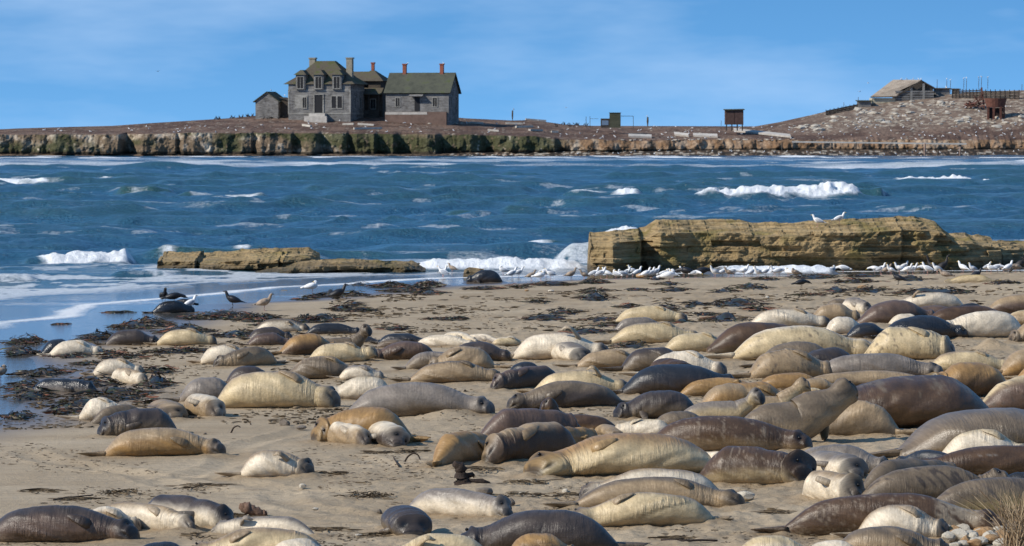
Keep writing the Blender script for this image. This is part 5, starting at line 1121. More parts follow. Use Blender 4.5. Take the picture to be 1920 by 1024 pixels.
for (x0, x1, py, lb) in [(662, 716, 243, 'long pale log on the slope below the wing'), (643, 664, 235, 'short pale log left below the wing'), (672, 700, 235, 'pale log upper left of the long one'), (948, 978, 233, 'pale plank near the lone post'), (968, 1000, 240, 'pale timber slanting below the lone post'),
                         (994, 1016, 246, 'pale broken timber lower right of the post'), (1034, 1046, 249, 'tilted pale plank at the cliff edge'), (914, 936, 246, 'pale plank on the rim left of the post'), (985, 1025, 226, 'dark plank on the ridge right of the post'), (884, 905, 232, 'pale blocks end right of the cottage'), (568, 582, 237, 'small pale plank below the shed')]:
    a = isl_at(x0, py); b_ = isl_at(x1, py + rs.uniform(-1, 2)); c_ = (a + b_) / 2; mb = MB(); mb.beam(a - c_ + [0, 0, .25], b_ - c_ + [0, 0, .22], .5, .38); o = mb.build('driftwood_log', PALE, None, c_); tag(o, lb, 'log')
hill = [(1605, 1640, 205, 215), (1640, 1920, 205, 238), (1500, 1640, 218, 236), (1480, 1560, 236, 244), (1690, 1800, 186, 200)]
for k_ in range(200):
    a = hill[[1, 1, 1, 2, 0, 4, 1, 3][rs.randint(8)]]; px = rs.uniform(a[0], a[1]); py = rs.uniform(a[2], a[3]); s_ = rs.uniform(.25, .62) * (1.9 if rs.rand() < .16 else 1)
    p = isl_at(px, py); rock_at(p, s_ * 1.5, s_, s_ * .8, BM, 'pale boulder strewn over the slope of the right hill', 'pale boulders strewn over the right hill')
for k_ in range(70):
    px = rs.uniform(1170, 1500); p = at(px, rs.uniform(252, 262), YI + 14); p = isl(px, rs.uniform(0, .05)); rock_at(p, rs.uniform(.3, .8), .35, rs.uniform(.25, .4), BM if rs.rand() < .5 else BMB, 'block of broken slab on the low cliff edge at centre right', 'broken blocks along the low cliff edge')
for k_ in range(170):
    px = 830 + 1130 * rs.rand() ** .8; ft = float(lut(foot_px, np.array([px]))[0]); f = rs.rand(); y_ = YI - 1 + f * (ft + 1); s_ = rs.uniform(.22, .5)
    rock_at((ctr(px, y_), y_, -.2 + f * .8), s_ * 1.3, s_, s_, BMB if rs.rand() < .62 else BM, 'cobble on the island shore below the cliff', 'cobbles along the island shore', 'cobble', 'cobble')

# ================================================================ BIRDS
WHITE = simple('white_feathers', (.80, .79, .77), .7, .06, 5); GREYF = simple('grey_feathers', (.40, .42, .45), .7, .1, 5); BLACKF = simple('black_feathers', (.012, .012, .015), .45, .2, 8, spec=.5)
BROWNF = simple('mottled_brown_feathers', (.33, .255, .19), .75, .6, 14); BILL = simple('yellow_bill', (.62, .42, .08), .5, .1); PINKL = simple('pink_legs', (.55, .30, .25), .6, .1); DARKL = simple('dark_legs', (.03, .03, .03), .6, .1); CORM = simple('cormorant_feathers', (.022, .018, .016), .5, .3, 8, spec=.4)
def bird_mesh(kind, pose):
    body, wing, tip, bill, leg = {'gull': (WHITE, GREYF, BLACKF, BILL, PINKL), 'young': (BROWNF, BROWNF, BLACKF, DARKL, PINKL), 'pale': (WHITE, WHITE, WHITE, BILL, PINKL), 'crow': (BLACKF, BLACKF, BLACKF, DARKL, DARKL), 'corm': (CORM, CORM, CORM, DARKL, DARKL)}[kind]
    mb = MB(); lz = 0.0 if pose != 'rest' else -.085
    k = {'gull': 1, 'young': 1, 'pale': 1, 'crow': .95, 'corm': 1.35}[kind]
    if pose == 'low': hd = [(.14, 0, .235), (.21, 0, .225), (.27, 0, .20), (.31, 0, .185)]; bl = [(.30, 0, .18), (.37, 0, .145)]
    elif pose == 'tuck': hd = [(.10, 0, .27), (.10, 0, .315), (.08, 0, .335), (.04, 0, .335)]; bl = [(.05, 0, .335), (.0, 0, .31)]
    elif kind == 'corm': hd = [(.12, 0, .28), (.14, 0, .36), (.15, 0, .44), (.18, 0, .475)]; bl = [(.18, 0, .475), (.27, 0, .49)]
    else: hd = [(.13, 0, .265), (.155, 0, .325), (.175, 0, .37), (.215, 0, .385)]; bl = [(.205, 0, .38), (.28, 0, .368)]
    C = [(-.27, 0, .165), (-.20, 0, .185), (-.10, 0, .205), (0, 0, .215), (.08, 0, .235)] + hd
    if kind == 'corm': C = [(-.24, 0, .06), (-.17, 0, .12), (-.08, 0, .18), (0, 0, .23), (.07, 0, .27)] + [(x + .0, y, z + .05) for x, y, z in hd]; bl = [(x, y, z + .05) for x, y, z in bl]
    Rr = [.018, .050, .083, .094, .080, .052 if kind != 'corm' else .04, .042 if kind != 'corm' else .027, .043 if kind != 'corm' else .028, .020]
    # smooth the path
    tt_ = np.linspace(0, 8, 22); Cs = np.stack([np.interp(tt_, range(9), [c[i] for c in C]) for i in range(3)], -1); Rs = np.interp(tt_, range(9), Rr)
    for _ in range(2): Cs[1:-1] = (Cs[:-2] + 2 * Cs[1:-1] + Cs[2:]) / 4; Rs[1:-1] = (Rs[:-2] + 2 * Rs[1:-1] + Rs[2:]) / 4
    dz = np.array([0, 0, lz]); mb.loft(Cs + dz, Rs, 10, 0, asp=.92)
    mb.loft(np.array([bl[0], ((bl[0][0] + bl[1][0]) / 2, 0, (bl[0][2] + bl[1][2]) / 2 + .004), bl[1]]) + dz, [.014, .012, .003], 6, 3)
    for s_ in (-1, 1):
        W = np.array([(.09, s_ * .055, .245), (.02, s_ * .083, .235), (-.08, s_ * .080, .215), (-.18, s_ * .055, .19), (-.25, s_ * .03, .175)]) if kind != 'corm' else np.array([(.07, s_ * .05, .28), (.02, s_ * .08, .24), (-.05, s_ * .08, .18), (-.13, s_ * .055, .12), (-.19, s_ * .03, .07)])
        mb.loft(W + dz, [.025, .055, .055, .035, .012], 8, 1, asp=.45)
        mb.loft(W[-2:] * [1, 1, 1] + dz + [[.03, 0, .008], [-.09, -.01 * s_, -.003]], [.024, .006], 6, 2, asp=.4)
        if pose != 'rest': mb.loft([(.0, s_ * .04, .15), (.0, s_ * .04, .08), (-.012, s_ * .04, .07), (.0, s_ * .04, .004), (.05, s_ * .045, .004)], [.016, .009, .009, .008, .006], 5, 4)
    mb.loft(np.array([(-.20, 0, .185), (-.29, 0, .165), (-.36 if kind == 'crow' else -.33, 0, .155)] if kind != 'corm' else [(-.2, 0, .1), (-.25, 0, .05), (-.29, 0, .01)]) + dz, [.03, .032, .026], 6, 0 if kind != 'gull' else 0, asp=1.3)
    for s_ in (-1, 1):
        e = np.array([(hd[2][0] + hd[3][0]) / 2, s_ * .034, (hd[2][2] + hd[3][2]) / 2 + .008]) + dz; 
        if kind != 'corm': mb.loft([e - [.006, 0, 0], e + [.006, 0, 0]], [.006, .006], 5, 2)
    if pose == 'up' and kind != 'corm':
        for i_, v_ in enumerate(mb.V):
            hi = np.clip((v_[:, 2] - .135) / .03, 0, 1); v_[:, 2] += .10 * (v_[:, 0] - .02) * hi; v_[:, 0] *= 1 - .14 * hi; mb.V[i_] = v_
    V = np.vstack(mb.V) * k; V[:, 2] = np.maximum(V[:, 2], .0); nm = {'gull': 'gull', 'young': 'gull', 'pale': 'gull', 'crow': 'crow', 'corm': 'cormorant'}[kind]
    return make_mesh(nm, V, mb.Q, mb.T, [body, wing, tip, bill, leg], mb.qm + mb.tm, True)
BIRD = {(k_, p_): bird_mesh(k_, p_) for k_ in ('gull', 'young', 'pale', 'crow', 'corm') for p_ in ('up', 'low', 'tuck', 'rest')}
def bird(kind, pose, p, rz, label, group=None, s=1.0):
    nm = 'crow' if kind == 'crow' else 'cormorant' if kind == 'corm' else 'gull'
    o = mobj(nm, BIRD[(kind, pose)], p); o.rotation_euler = (0, 0, rz); o.scale = (s, s, s); tag(o, label, nm, group); return o
def gb(kind, pose, px, py, rz, label, group=None, s=1.0, dz=0): p = gpix(px, py, True); p[2] = max(p[2], 0) + dz; return bird(kind, pose, p, rz, label, group, s)
ordn = ['first', 'second', 'third', 'fourth', 'fifth', 'sixth', 'seventh', 'eighth', 'ninth', 'tenth', 'eleventh', 'twelfth', 'thirteenth', 'fourteenth', 'fifteenth', 'sixteenth', 'seventeenth', 'eighteenth', 'nineteenth', 'twentieth', 'twenty-first', 'twenty-second', 'twenty-third', 'twenty-fourth', 'twenty-fifth', 'twenty-sixth', 'twenty-seventh', 'twenty-eighth', 'twenty-ninth', 'thirtieth']
rb_ = np.random.RandomState(3)
rowA = [831, 848, 943, 960, 973, 996, 1014, 1024, 1032, 1071, 1095]
rowB = [1114, 1127, 1138, 1155, 1165, 1176, 1186, 1195, 1211, 1220, 1229, 1247, 1262, 1282, 1291, 1304]
rowC = [1340, 1355, 1366, 1375, 1395, 1409, 1421, 1436, 1452, 1461, 1478, 1490]
rowD = [1560, 1581, 1640, 1652, 1663, 1670, 1678, 1686, 1695, 1702, 1712, 1732, 1739, 1757]
rowE = [1805, 1824, 1851, 1858, 1870, 1882, 1891, 1905]
for row, yb, wh in ((rowA, 525, 'left of the big rock'), (rowB, 522, 'under the left half of the rock'), (rowC, 519, 'by the foam under the rock middle'), (rowD, 514, 'under the right half of the rock'), (rowE, 511, 'at the far right end')):
    for i, px in enumerate(row):
        kd = ['gull', 'gull', 'gull', 'young', 'gull', 'pale'][rb_.randint(6)]; ps = ['up', 'up', 'up', 'up', 'tuck', 'low'][rb_.randint(6)]
        gb(kd, ps, px, yb + rb_.uniform(-2.5, 2.5), rb_.choice([0, math.pi]) + rb_.uniform(-.8, .8), '%s gull from left in the row %s' % (ordn[i], wh), 'gulls along the foot of the rock', rb_.uniform(.92, 1.1))
gb('pale', 'tuck', 1255, 531, 0.1, 'large pure white gull standing in front of the gull row, head tucked', None, 1.35)
gb('gull', 'up', 831, 527, 2.8, 'leftmost white gull of the pair by the dark kelp', None, 1.1)
for px, py, lb in ((1533, 444, 'left'), (1574, 440, 'right')):
    Yr = 44000 / (511 - 241.) + 1.2; p = at(px, py, Yr + 1.6); p[2] = rocktop(p[0], p[1]); bird('gull', 'up', p, 2.9 if lb == 'left' else 0, lb + ' of the two gulls perched on top of the big rock', 'gulls perched on the rock', 1.15)
gb('young', 'rest', 1772, 521, 3.0, 'small pinkish gull resting on the sand left of the carcass')
for px, py, rz, lb in ((1285, 521, 2.9, 'black bird hunched among gulls under the rock, left one'), (1318, 521, 0.2, 'black bird hunched among gulls under the rock, right one')): gb('crow', 'low', px, py, rz, lb, None, 1.35)
for px, py, ps, rz, lb in ((1542, 512, 'up', .3, 'tall cormorant left of the foam edge below the rock'), (1574, 512, 'tuck', 2.8, 'brown cormorant beside a tall white gull'), (1628, 512, 'low', 0, 'dark cormorant leaning right below the rock'), (1749, 512, 'up', 3.0, 'cormorant with brown neck in the right group'), (1766, 512, 'up', 0, 'cormorant with raised slim head in the right group'), (1913, 511, 'tuck', 0, 'dark cormorant at the right edge of the shore row')):
    gb('corm', ps, px, py, rz, lb)
gb('crow', 'low', 1503, 541, 0.3, 'crow pecking at the sand with its head down', None, 1.05)
gb('crow', 'up', 1684, 534, 2.9, 'crow strutting on the sand below the right group', None, 1.15)
gb('crow', 'up', 1830, 528, 0.2, 'crow standing at the ochre carcass', None, 1.15, .0)
p = gpix(306, 588); bird('crow', 'up', p + [0, .2, .30], -1.2, 'crow perched upright on the back of the black seal', None, 1.2)
p = gpix(326, 588); bird('crow', 'low', p + [0, .2, .27], 0.1, 'crow bending forward on the black seal', None, 1.2)
gb('crow', 'low', 347, 582, 3.3, 'crow standing on the sand beside the black seal tail', None, 1.2)
gb('gull', 'up', 357, 582, .6, 'white gull standing behind the crow at the black seal', None, 1.1)
gb('crow', 'up', 436, 578, math.pi, 'lone crow facing left on the wet sand', None, 1.35)
gb('young', 'up', 496, 583, 0, 'speckled brown young gull on the wet sand facing right', None, 1.25)
gb('pale', 'tuck', 586, 551, .1, 'white gull with tucked head at the edge of the shallow water', None, 1.2)
gb('crow', 'up', 634, 567, 0.1, 'large dark brown bird standing among kelp facing right', None, 1.45)
gb('young', 'tuck', 1, 716, .4, 'dark small bird cut by the left edge', None, 1.0)
# island birds
for k_ in range(30):
    px = 370 + 118 * rb_.rand() ** .8; bird('corm', 'up', isl(px, rb_.uniform(.93, 1.0)), rb_.uniform(0, 6), 'cormorant in the line along the ridge left of the shed', 'cormorants lined up on the ridge', .95)
for k_ in range(34):
    px = rb_.uniform(488, 600); bird('corm', 'up', isl_at(px, rb_.uniform(216, 224)), rb_.uniform(0, 6), 'cormorant standing in front of the shed and big house', 'cormorants in front of the big house', .9)
for k_ in range(26):
    px = rb_.uniform(1035, 1105); bird('corm', 'up', isl_at(px, rb_.uniform(232, 239)), rb_.uniform(0, 6), 'cormorant in the dark cluster left of the lookout box', 'cormorants left of the lookout box', .8)
zones = [(40, 500, 236, 250, 26, 'gull dotted on the brown slope at the left end of the island', 'gulls on the left slope'), (500, 1030, 226, 250, 30, 'gull on the brown slope below the houses', 'gulls below the houses'),
         (1040, 1480, 239, 262, 52, 'gull on the flat ground around the hut and lookout box', 'gulls around the hut'), (1480, 1920, 236, 262, 60, 'gull on the bare ground below the right hill', 'gulls below the right hill'), (1600, 1920, 200, 236, 36, 'gull among the boulders of the right hill', 'gulls among the boulders')]
for a, b_, c_, d_, n_, lb, gp in zones:
    for k_ in range(n_): bird('gull', ['up', 'up', 'low', 'rest'][rb_.randint(4)], isl_at(rb_.uniform(a, b_), rb_.uniform(c_, d_)), rb_.uniform(0, 6), lb, gp, 1.15)
for k_ in range(46):
    px = 1060 + 860 * rb_.rand(); ft = float(lut(foot_px, np.array([px]))[0]); f = rb_.rand(); y_ = YI + f * ft
    bird('gull', 'up', (ctr(px, y_), y_, .15 + f * .8), rb_.uniform(0, 6), 'gull standing on the cobble shore of the island', 'gulls on the cobble shore', 1.1)
def top(px, py, Y, lb, grp=None, kd='gull', s=1.1): bird(kd, 'up', at(px, py, Y), rb_.uniform(0, 6), lb, grp, s)
top(963, 207, p962[0][1], 'gull on the lone post right of the cottage'); top(1213, 220, p1214[0][1], 'gull on the short stout post')
top(764, 121, Yc + .2, 'gull on the left chimney of the cottage'); top(832, 121, Yc - 1.0, 'gull on the right chimney of the cottage')
top(508, 171.5, Ys, 'gull on the ridge of the small shed'); top(534, 181, Ys, 'gull on the right roof slope of the small shed')
for px_, py_ in ((1775, 150), (1782, 152), (1807, 149), (1812, 148), (1835, 147), (1840, 146), (1852, 147)): top(px_, py_, float(ridge_y(np.array([float(px_)]))[0]), 'gull perched on a pole of the right hilltop', 'gulls on the hilltop poles')
for px_ in (1690, 1700, 1712, 1722, 1727): top(px_, 150, Yb_ + 5, 'gull on the ridge of the barn', 'gulls on the barn ridge')
top(1774, 167, float(ridge_y(np.array([1774.]))[0]), 'large white gull on the plank shed roof', s=1.6)
def flyer(px, py, Y, lb, s=1.0, m=None):
    mb = MB(); mb.loft([(-.22, 0, 0), (-.1, 0, .01), (0, 0, .01), (.12, 0, .02), (.2, 0, .02), (.25, 0, .015)], [.01, .04, .06, .045, .03, .005], 8, 0)
    for s_ in (-1, 1): mb.loft([(.03, 0, .02), (.05, s_ * .22, .12), (0, s_ * .42, .13), (-.10, s_ * .62, .05)], [.06, .055, .04, .008], 8, 1, asp=.15, up=(1, 0, 0))
    o = mb.build('flying_gull', [m or WHITE, m or GREYF], None, at(px, py, Y), True); o.scale = (s, s, s); o.rotation_euler = (.1, 0, rb_.uniform(0, 6)); tag(o, lb, 'gull'); return o
flyer(296, 134, 700, 'dark bird flying high in the sky at the left', .9, CORM); flyer(1061, 202, 800, 'gull flying above the lookout poles'); flyer(1612, 172, 830, 'white gull flying left of the barn roof', 1.2); flyer(1628, 156, 830, 'greyish gull flying higher left of the barn')
# ================================================================ KELP, LITTER, STONES
t = NT('kelp_fronds'); n = t.noise(t.pos(), 7, 4); rnd = t.attr('tone', 'Fac')
c = t.mix(rnd, (.022, .016, .010), (.080, .050, .024)); c = t.mix(t.rng(n, .52, .62, 0, .85), c, (.034, .046, .012)); c = t.mix(t.rng(rnd, .90, .96), c, (.16, .055, .025))
t.set(col=c, rough=t.rng(rnd, 0, 1, .35, .6), spec=.5); KELP = t.m
t = NT('dry_seaweed'); rnd = t.attr('tone', 'Fac'); t.set(col=t.mix(rnd, (.045, .032, .020), (.15, .11, .065)), rough=.85, spec=.2); DRYK = t.m
def ribbons(C, r_, n, ln, wd, hgt, seed, curl=.6):
    """n crumpled strips scattered in the ellipse r_ about C; returns verts, quads, tone"""
    g = np.random.RandomState(seed); K = 6
    a = g.uniform(0, 2 * np.pi, n); q = np.sqrt(g.rand(n)) ; px = C[0] + r_[0] * q * np.cos(a); py = C[1] + r_[1] * q * np.sin(a)
    he = hgt * np.clip(1 - q ** 2, 0, 1) * (.35 + 1.1 * vnoise(px * 1.6, py * 1.6, seed)); hd = g.uniform(0, 2 * np.pi, n); L = ln * g.uniform(.4, 1.5, n)
    P = np.zeros((n, K, 3)); x, y = px.copy(), py.copy(); z0 = gz(px, py)
    lev = g.rand(n)
    for k in range(K):
        P[:, k, 0] = x; P[:, k, 1] = y; P[:, k, 2] = z0 + he * lev * (1 - .1 * k) + .012 + .035 * (hgt > .05) * g.rand(n); hd = hd + g.normal(0, curl, n); x = x + np.cos(hd) * L / K; y = y + np.sin(hd) * L / K
    W = wd * g.uniform(.5, 1.5, n)[:, None] * np.array([.4, .9, 1, 1, .8, .25])[None]
    nx = -np.sin(hd); ny = np.cos(hd); tl = g.uniform(-1, 1, n)
    A = P.copy(); B = P.copy(); off = np.stack([nx * np.cos(tl), ny * np.cos(tl), np.sin(tl)], -1)[:, None] * W[..., None] / 2
    A += off; B -= off; M_ = P.copy(); M_[..., 2] += W * .35
    V = np.stack([A, M_, B], 2).reshape(-1, 3); base = (np.arange(n) * K * 3)[:, None, None]
    i = np.arange(K - 1)[None, :, None] * 3; j = np.arange(2)[None, None, :]
    b0 = base + i + j; Q = np.stack([b0, b0 + 1, b0 + 4, b0 + 3], -1).reshape(-1, 4)
    return V, Q, np.repeat(g.rand(n), K * 3)
def moundv(C, r_, hgt, seed):
    n, m = 9, 18; u = np.linspace(0, 1, n)[:, None]; a = np.linspace(0, 2 * np.pi, m, endpoint=False)[None]
    x = C[0] + r_[0] * .92 * u * np.cos(a); y = C[1] + r_[1] * .92 * u * np.sin(a); z = gz(x, y) + hgt * .8 * (1 - u ** 2) * (.35 + 1.1 * vnoise(x * 2.2, y * 2.2, seed)) - .03 * u
    return np.stack([x, y, z], -1).reshape(-1, 3), grid_quads(n, m, True)
kn = 0; KP = []
def kelp(x0, x1, yt, yb, label=None, dry=False, dens=1.0):
    global kn; kn += 1; cx_, yy_ = (x0 + x1) / 2, yb; g = gpix(cx_, yb); s = F / g[1]; hgt_px = yb - yt; slope = (yb - 241) / F
    rx = (x1 - x0) / 2 / s; hg = min(.38, hgt_px * .80 / s) * (.4 if dry else 1); ry = min(3.0, max(.25, hgt_px * .40 / s / slope / 2)); C = (g[0], g[1] + ry)
    n = int(np.clip(rx * ry * 330 * dens, 50, 2000)); V, Q, tn = ribbons(C, (rx, ry), n, .46 if not dry else .30, .038 if not dry else .02, hg, kn + 500)
    Vm, Qm = moundv(C, (rx, ry), hg * .9, kn + 500) if (hgt_px > 7 and not dry) else (np.zeros((0, 3)), np.zeros((0, 4), int))
    Q = np.vstack([Q, Qm + len(V)]); tn = np.concatenate([tn, np.full(len(Vm), .1)]); V = np.vstack([V, Vm])
    o_ = np.array([C[0], C[1], float(gz(C[0], C[1]))]); me = make_mesh('kelp_pile', V - o_, Q, mats=[DRYK if dry else KELP], attrs={'tone': tn}); o = mobj('kelp_pile', me, o_); KP.append((o, cx_, (yt + yb) / 2, x1 - x0, dry)); return o
W1 = [(0, 75, 628, 649), (192, 240, 581, 592), (98, 122, 607, 614), (206, 306, 595, 618), (145, 203, 619, 640), (292, 388, 605, 629), (336, 478, 580, 600), (269, 400, 650, 664), (401, 478, 617, 634), (3, 61, 648, 669), (109, 155, 659, 673),
      (178, 213, 653, 668), (195, 259, 663, 674), (147, 166, 677, 686), (269, 320, 685, 703), (38, 107, 684, 708), (10, 71, 707, 733), (15, 84, 729, 752), (119, 213, 702, 727), (150, 272, 721, 746), (101, 188, 739, 764), (200, 267, 735, 752), (272, 300, 744, 759),
      (94, 135, 762, 779), (0, 61, 771, 788), (264, 307, 700, 731), (437, 524, 586, 605), (240, 306, 594, 616), (559, 582, 555, 564), (602, 630, 540, 558), (580, 600, 550, 559), (648, 680, 544, 557), (658, 684, 527, 539), (618, 653, 571, 584), (570, 634, 584, 606),
      (538, 607, 593, 607), (653, 671, 563, 576), (780, 820, 520, 542), (700, 760, 528, 540), (715, 800, 536, 549), (874, 940, 535, 544), (996, 1080, 526, 537), (1095, 1140, 521, 533), (780, 827, 540, 554), (960, 986, 533, 542), (640, 700, 576, 586), (480, 560, 604, 612)]
W2 = [(977, 1071, 588, 602), (1025, 1091, 576, 589), (1089, 1145, 545, 566), (1099, 1168, 593, 602), (1162, 1195, 569, 579), (1213, 1282, 569, 583), (1058, 1142, 612, 628), (1152, 1216, 640, 653), (992, 1023, 563, 570), (840, 868, 593, 602), (1284, 1333, 563, 575), (1122, 1168, 603, 614),
      (1337, 1434, 556, 576), (1333, 1395, 582, 605), (1259, 1301, 597, 611), (1178, 1222, 538, 547), (1235, 1294, 537, 547), (1233, 1277, 528, 536), (1338, 1380, 540, 550), (1384, 1441, 528, 544), (1419, 1470, 517, 527), (1220, 1242, 512, 526), (1487, 1576, 512, 524),
      (1560, 1650, 521, 532), (1595, 1654, 511, 521), (1556, 1590, 534, 550), (1600, 1668, 536, 549), (1686, 1833, 537, 554), (1691, 1741, 512, 527), (1490, 1550, 549, 556), (1870, 1915, 523, 534), (1300, 1345, 583, 592), (1400, 1450, 575, 584), (1093, 1146, 538, 548), (716, 770, 612, 620), (800, 860, 596, 602)]
W3 = [(45, 103, 913, 925), (180, 265, 909, 933), (322, 428, 897, 916), (412, 452, 954, 973), (350, 400, 991, 1008), (650, 735, 916, 937), (755, 800, 941, 956), (595, 642, 986, 999), (690, 715, 996, 1008), (928, 1028, 914, 933), (945, 1032, 896, 908), (880, 940, 872, 884), (570, 640, 880, 892), (100, 180, 930, 940), (1040, 1100, 918, 930), (740, 800, 838, 850), (690, 720, 843, 852), (960, 1000, 760, 770), (1440, 1480, 955, 964), (1250, 1300, 1005, 1014)]
for a in W1: kelp(*a)
for a in W2: kelp(*a, dens=.42)
for a in W3: kelp(*a, dry=True, dens=.8)
lm = [(105, 728, 'the slate blue seal at the left edge'), (130, 655, 'the cream seal at the left water edge'), (235, 635, 'the dark grey seal in the back left row'), (338, 633, 'the pale seal in the back left row'), (210, 690, 'the cream seal and its small neighbour'),
      (315, 577, 'the black seal with crows'), (434, 565, 'the lone crow'), (496, 572, 'the speckled young gull'), (586, 543, 'the white gull at the shallows'), (636, 553, 'the large dark bird'), (520, 612, 'the cream striped grey seal'), (908, 520, 'the seal resting in the surf'), (1034, 645, 'the biggest pale seal of the back row'),
      (1221, 590, 'the isolated light tan seal'), (1213, 625, 'the wrinkled far tan seal'), (1468, 597, 'the white bellied seal'), (1598, 574, 'the small pup at the far right'), (1736, 560, 'the arched cream seal'), (1825, 523, 'the ochre carcass'), (1685, 528, 'the strutting crow'), (1503, 535, 'the pecking crow'), (1255, 522, 'the large white gull'),
      (170, 770, 'the white seal with long flippers'), (284, 832, 'the tan seal with black clasped flippers'), (495, 873, 'the pale seal alone on open sand'), (725, 817, 'the two pups by the golden seal'), (860, 948, 'the silver grey seal at bottom centre'), (350, 970, 'the trio at bottom left'), (870, 885, 'the upright driftwood stump'), (1180, 853, 'the golden giant'), (470, 957, 'the broken driftwood chunk'), (1350, 915, 'the olive grey seal')]
used_l = {}
for (o, px, py, w, dry) in KP:
    ds = sorted(((px - a) ** 2 + (2.2 * (py - b_)) ** 2, a, b_, n_) for a, b_, n_ in lm); done = False
    size = 'wide' if w > 75 else 'small' if w < 36 else 'medium'
    for _, a, b_, n_ in ds:
        dx, dy = px - a, py - b_
        dirn = ('left of' if dx < 0 else 'right of') if abs(dx) > 1.6 * abs(dy) else ('beyond' if dy < 0 else 'in front of')
        lb = '%s %s %s %s' % (size, 'sprawl of dry seaweed' if dry else 'heap of dark kelp', dirn, n_)
        if lb not in used_l: used_l[lb] = 1; tag(o, lb, 'seaweed', 'seaweed heaps washed up on the beach'); break
# scattered litter nobody could count
g = np.random.RandomState(9); Vs, Qs, Ts = [], [], []; nv = 0
def scatter(n, x0, x1, y0, y1, ln, wd, thr, seed):
    global nv
    k = 0
    for _ in range(12):
        px = g.uniform(x0, x1, n); py = y0 + (y1 - y0) * g.rand(n); d = 5.0 * F / (py - 241); x = (px - 960) / F * d
        keep = (fbm(x / 1.2, d / 2.6, seed, 4) > thr) & (shore_dist(x, d) > .6); x, d = x[keep], d[keep]
        for cx_, cy_ in [(x, d)]:
            m = len(x)
            if m == 0: continue
            V, Q, tn = ribbons((0, 0), (0, 0), m, ln, wd, .0, int(g.randint(1e6)), .7)
            V = V.reshape(m, -1, 3); V[..., 0] += x[:, None]; V[..., 1] += d[:, None]; V[..., 2] += (gz(x, d) - gz(np.zeros(1), np.zeros(1))[0])[:, None]
            Vs.append(V.reshape(-1, 3)); Qs.append(Q + nv); Ts.append(tn); nv += m * 18
        k += len(x)
        if k > n: break
scatter(3600, -20, 1940, 560, 760, .16, .022, .56, 61); scatter(3800, -20, 1940, 760, 1040, .11, .014, .55, 62); scatter(1500, 620, 1940, 528, 600, .35, .045, .57, 63); scatter(1200, -20, 700, 590, 760, .22, .04, .52, 64)
me = make_mesh('seaweed_litter', np.vstack(Vs), np.vstack(Qs), mats=[DRYK], attrs={'tone': np.concatenate(Ts)}); o = mobj('seaweed_litter', me); tag(o, 'thin scattered bits of seaweed and twigs over the whole sand', 'litter', kind='stuff')
# stones and driftwood lying about
SM = simple('beach_stone', (.20, .165, .13), .8, .35, 8, .01); SW = simple('pale_beach_stone', (.56, .50, .40), .8, .3, 8, .01); ORS = simple('orange_stone', (.42, .26, .13), .8, .3, 8, .01)
MS = [stone_mesh(40 + i, 8, .8, SM, 'stone') for i in range(3)]; MW = [stone_mesh(50 + i, 7, .62, SW, 'stone') for i in range(5)]; MO = [stone_mesh(60 + i, 7, .62, ORS, 'stone') for i in range(3)]
def stone(px, py, w, ms, label, hs=1.0, grp=None):
    p = gpix(px, py, True); s = F / p[1]; r = w / 2 / s; o = mobj('stone', ms[kn_() % len(ms)], p + [0, r * .6, r * .45 * hs]); o.scale = (r, r, r * hs); o.rotation_euler = (0, 0, px); tag(o, label, 'stone', grp); return o
_k = [0]
def kn_(): _k[0] += 1; return _k[0]
stone(533, 799, 23, MS, 'round grey stone left of the golden seal', .9); stone(564, 804, 22, MS, 'dark flat stone right of the round grey one', .5); stone(567, 916, 16, MW, 'small round pale stone below the lone pale seal', 1.1)
stone(590, 957, 15, MW, 'white shell-like stone on the open sand, bottom', .7); stone(712, 964, 12, MS, 'small dark cube-like stone left of the round pup', 1.4); stone(907, 931, 36, MS, 'large grey ridged stone above the silver seal', .9)
stone(959, 946, 18, MS, 'small wedge stone right of the silver seal', 1.1); stone(1060, 925, 14, MW, 'white pointed stone left of the black snout', 1.2); stone(975, 928, 9, MW, 'tiny white stone in the green seaweed', 1.0); stone(1396, 938, 44, MW, 'whitish lump of rock before the black nose of the olive seal', .7)
stone(1033, 548, 13, MW, 'pale yellowish stone on far sand below the gulls', .8); stone(988, 546, 9, MO, 'orange stone on far sand left of the pale one', .7); stone(1303, 591, 14, MW, 'white stone among seaweed right of the isolated seal', .7); stone(1204, 523, 26, MO, 'orange sponge-like lump by the gulls', .8)
stone(533, 549, 16, MS, 'small greenish stone in the shallow film of water', .6); stone(384, 815, 9, MS, 'small dark pebble above the tan seal nose', .7); stone(1618, 544, 22, MO, 'orange brown lump on the far right seaweed', .8); stone(672, 1006, 18, MW, 'pale flat stone at the bottom left of the round pup', .5); stone(1438, 560, 10, MW, 'grey white stone on far sand beyond the white bellied seal', .9)
rs = np.random.RandomState(21)
for k_ in range(46):
    px = rs.uniform(1766, 1918); py = rs.uniform(988, 1035) - 6 * (px > 1830); 
    if py < 986 + max(0, 1800 - px) * .6: continue
    stone(px, py, rs.uniform(20, 44), MW if rs.rand() < .75 else MO, 'pale rubble stone in the heap at the bottom right corner', rs.uniform(.7, 1.2), 'rubble stones in the bottom right corner')
for (px, py) in [(1778, 1003), (1792, 1012), (1806, 1002), (1822, 1014), (1838, 1000), (1852, 1008), (1868, 998), (1880, 1012), (1848, 990), (1872, 986), (1812, 1024), (1860, 1022), (1895, 1000)]:
    stone(px, py, 34, MW if px % 4 else MO, 'pale rubble stone in the heap at the bottom right corner', 1.1, 'rubble stones in the bottom right corner')
DW = simple('dark_driftwood', (.045, .030, .022), .75, .5, 9, .03); DW2 = simple('brown_driftwood', (.21, .13, .09), .85, .5, 12, .03)
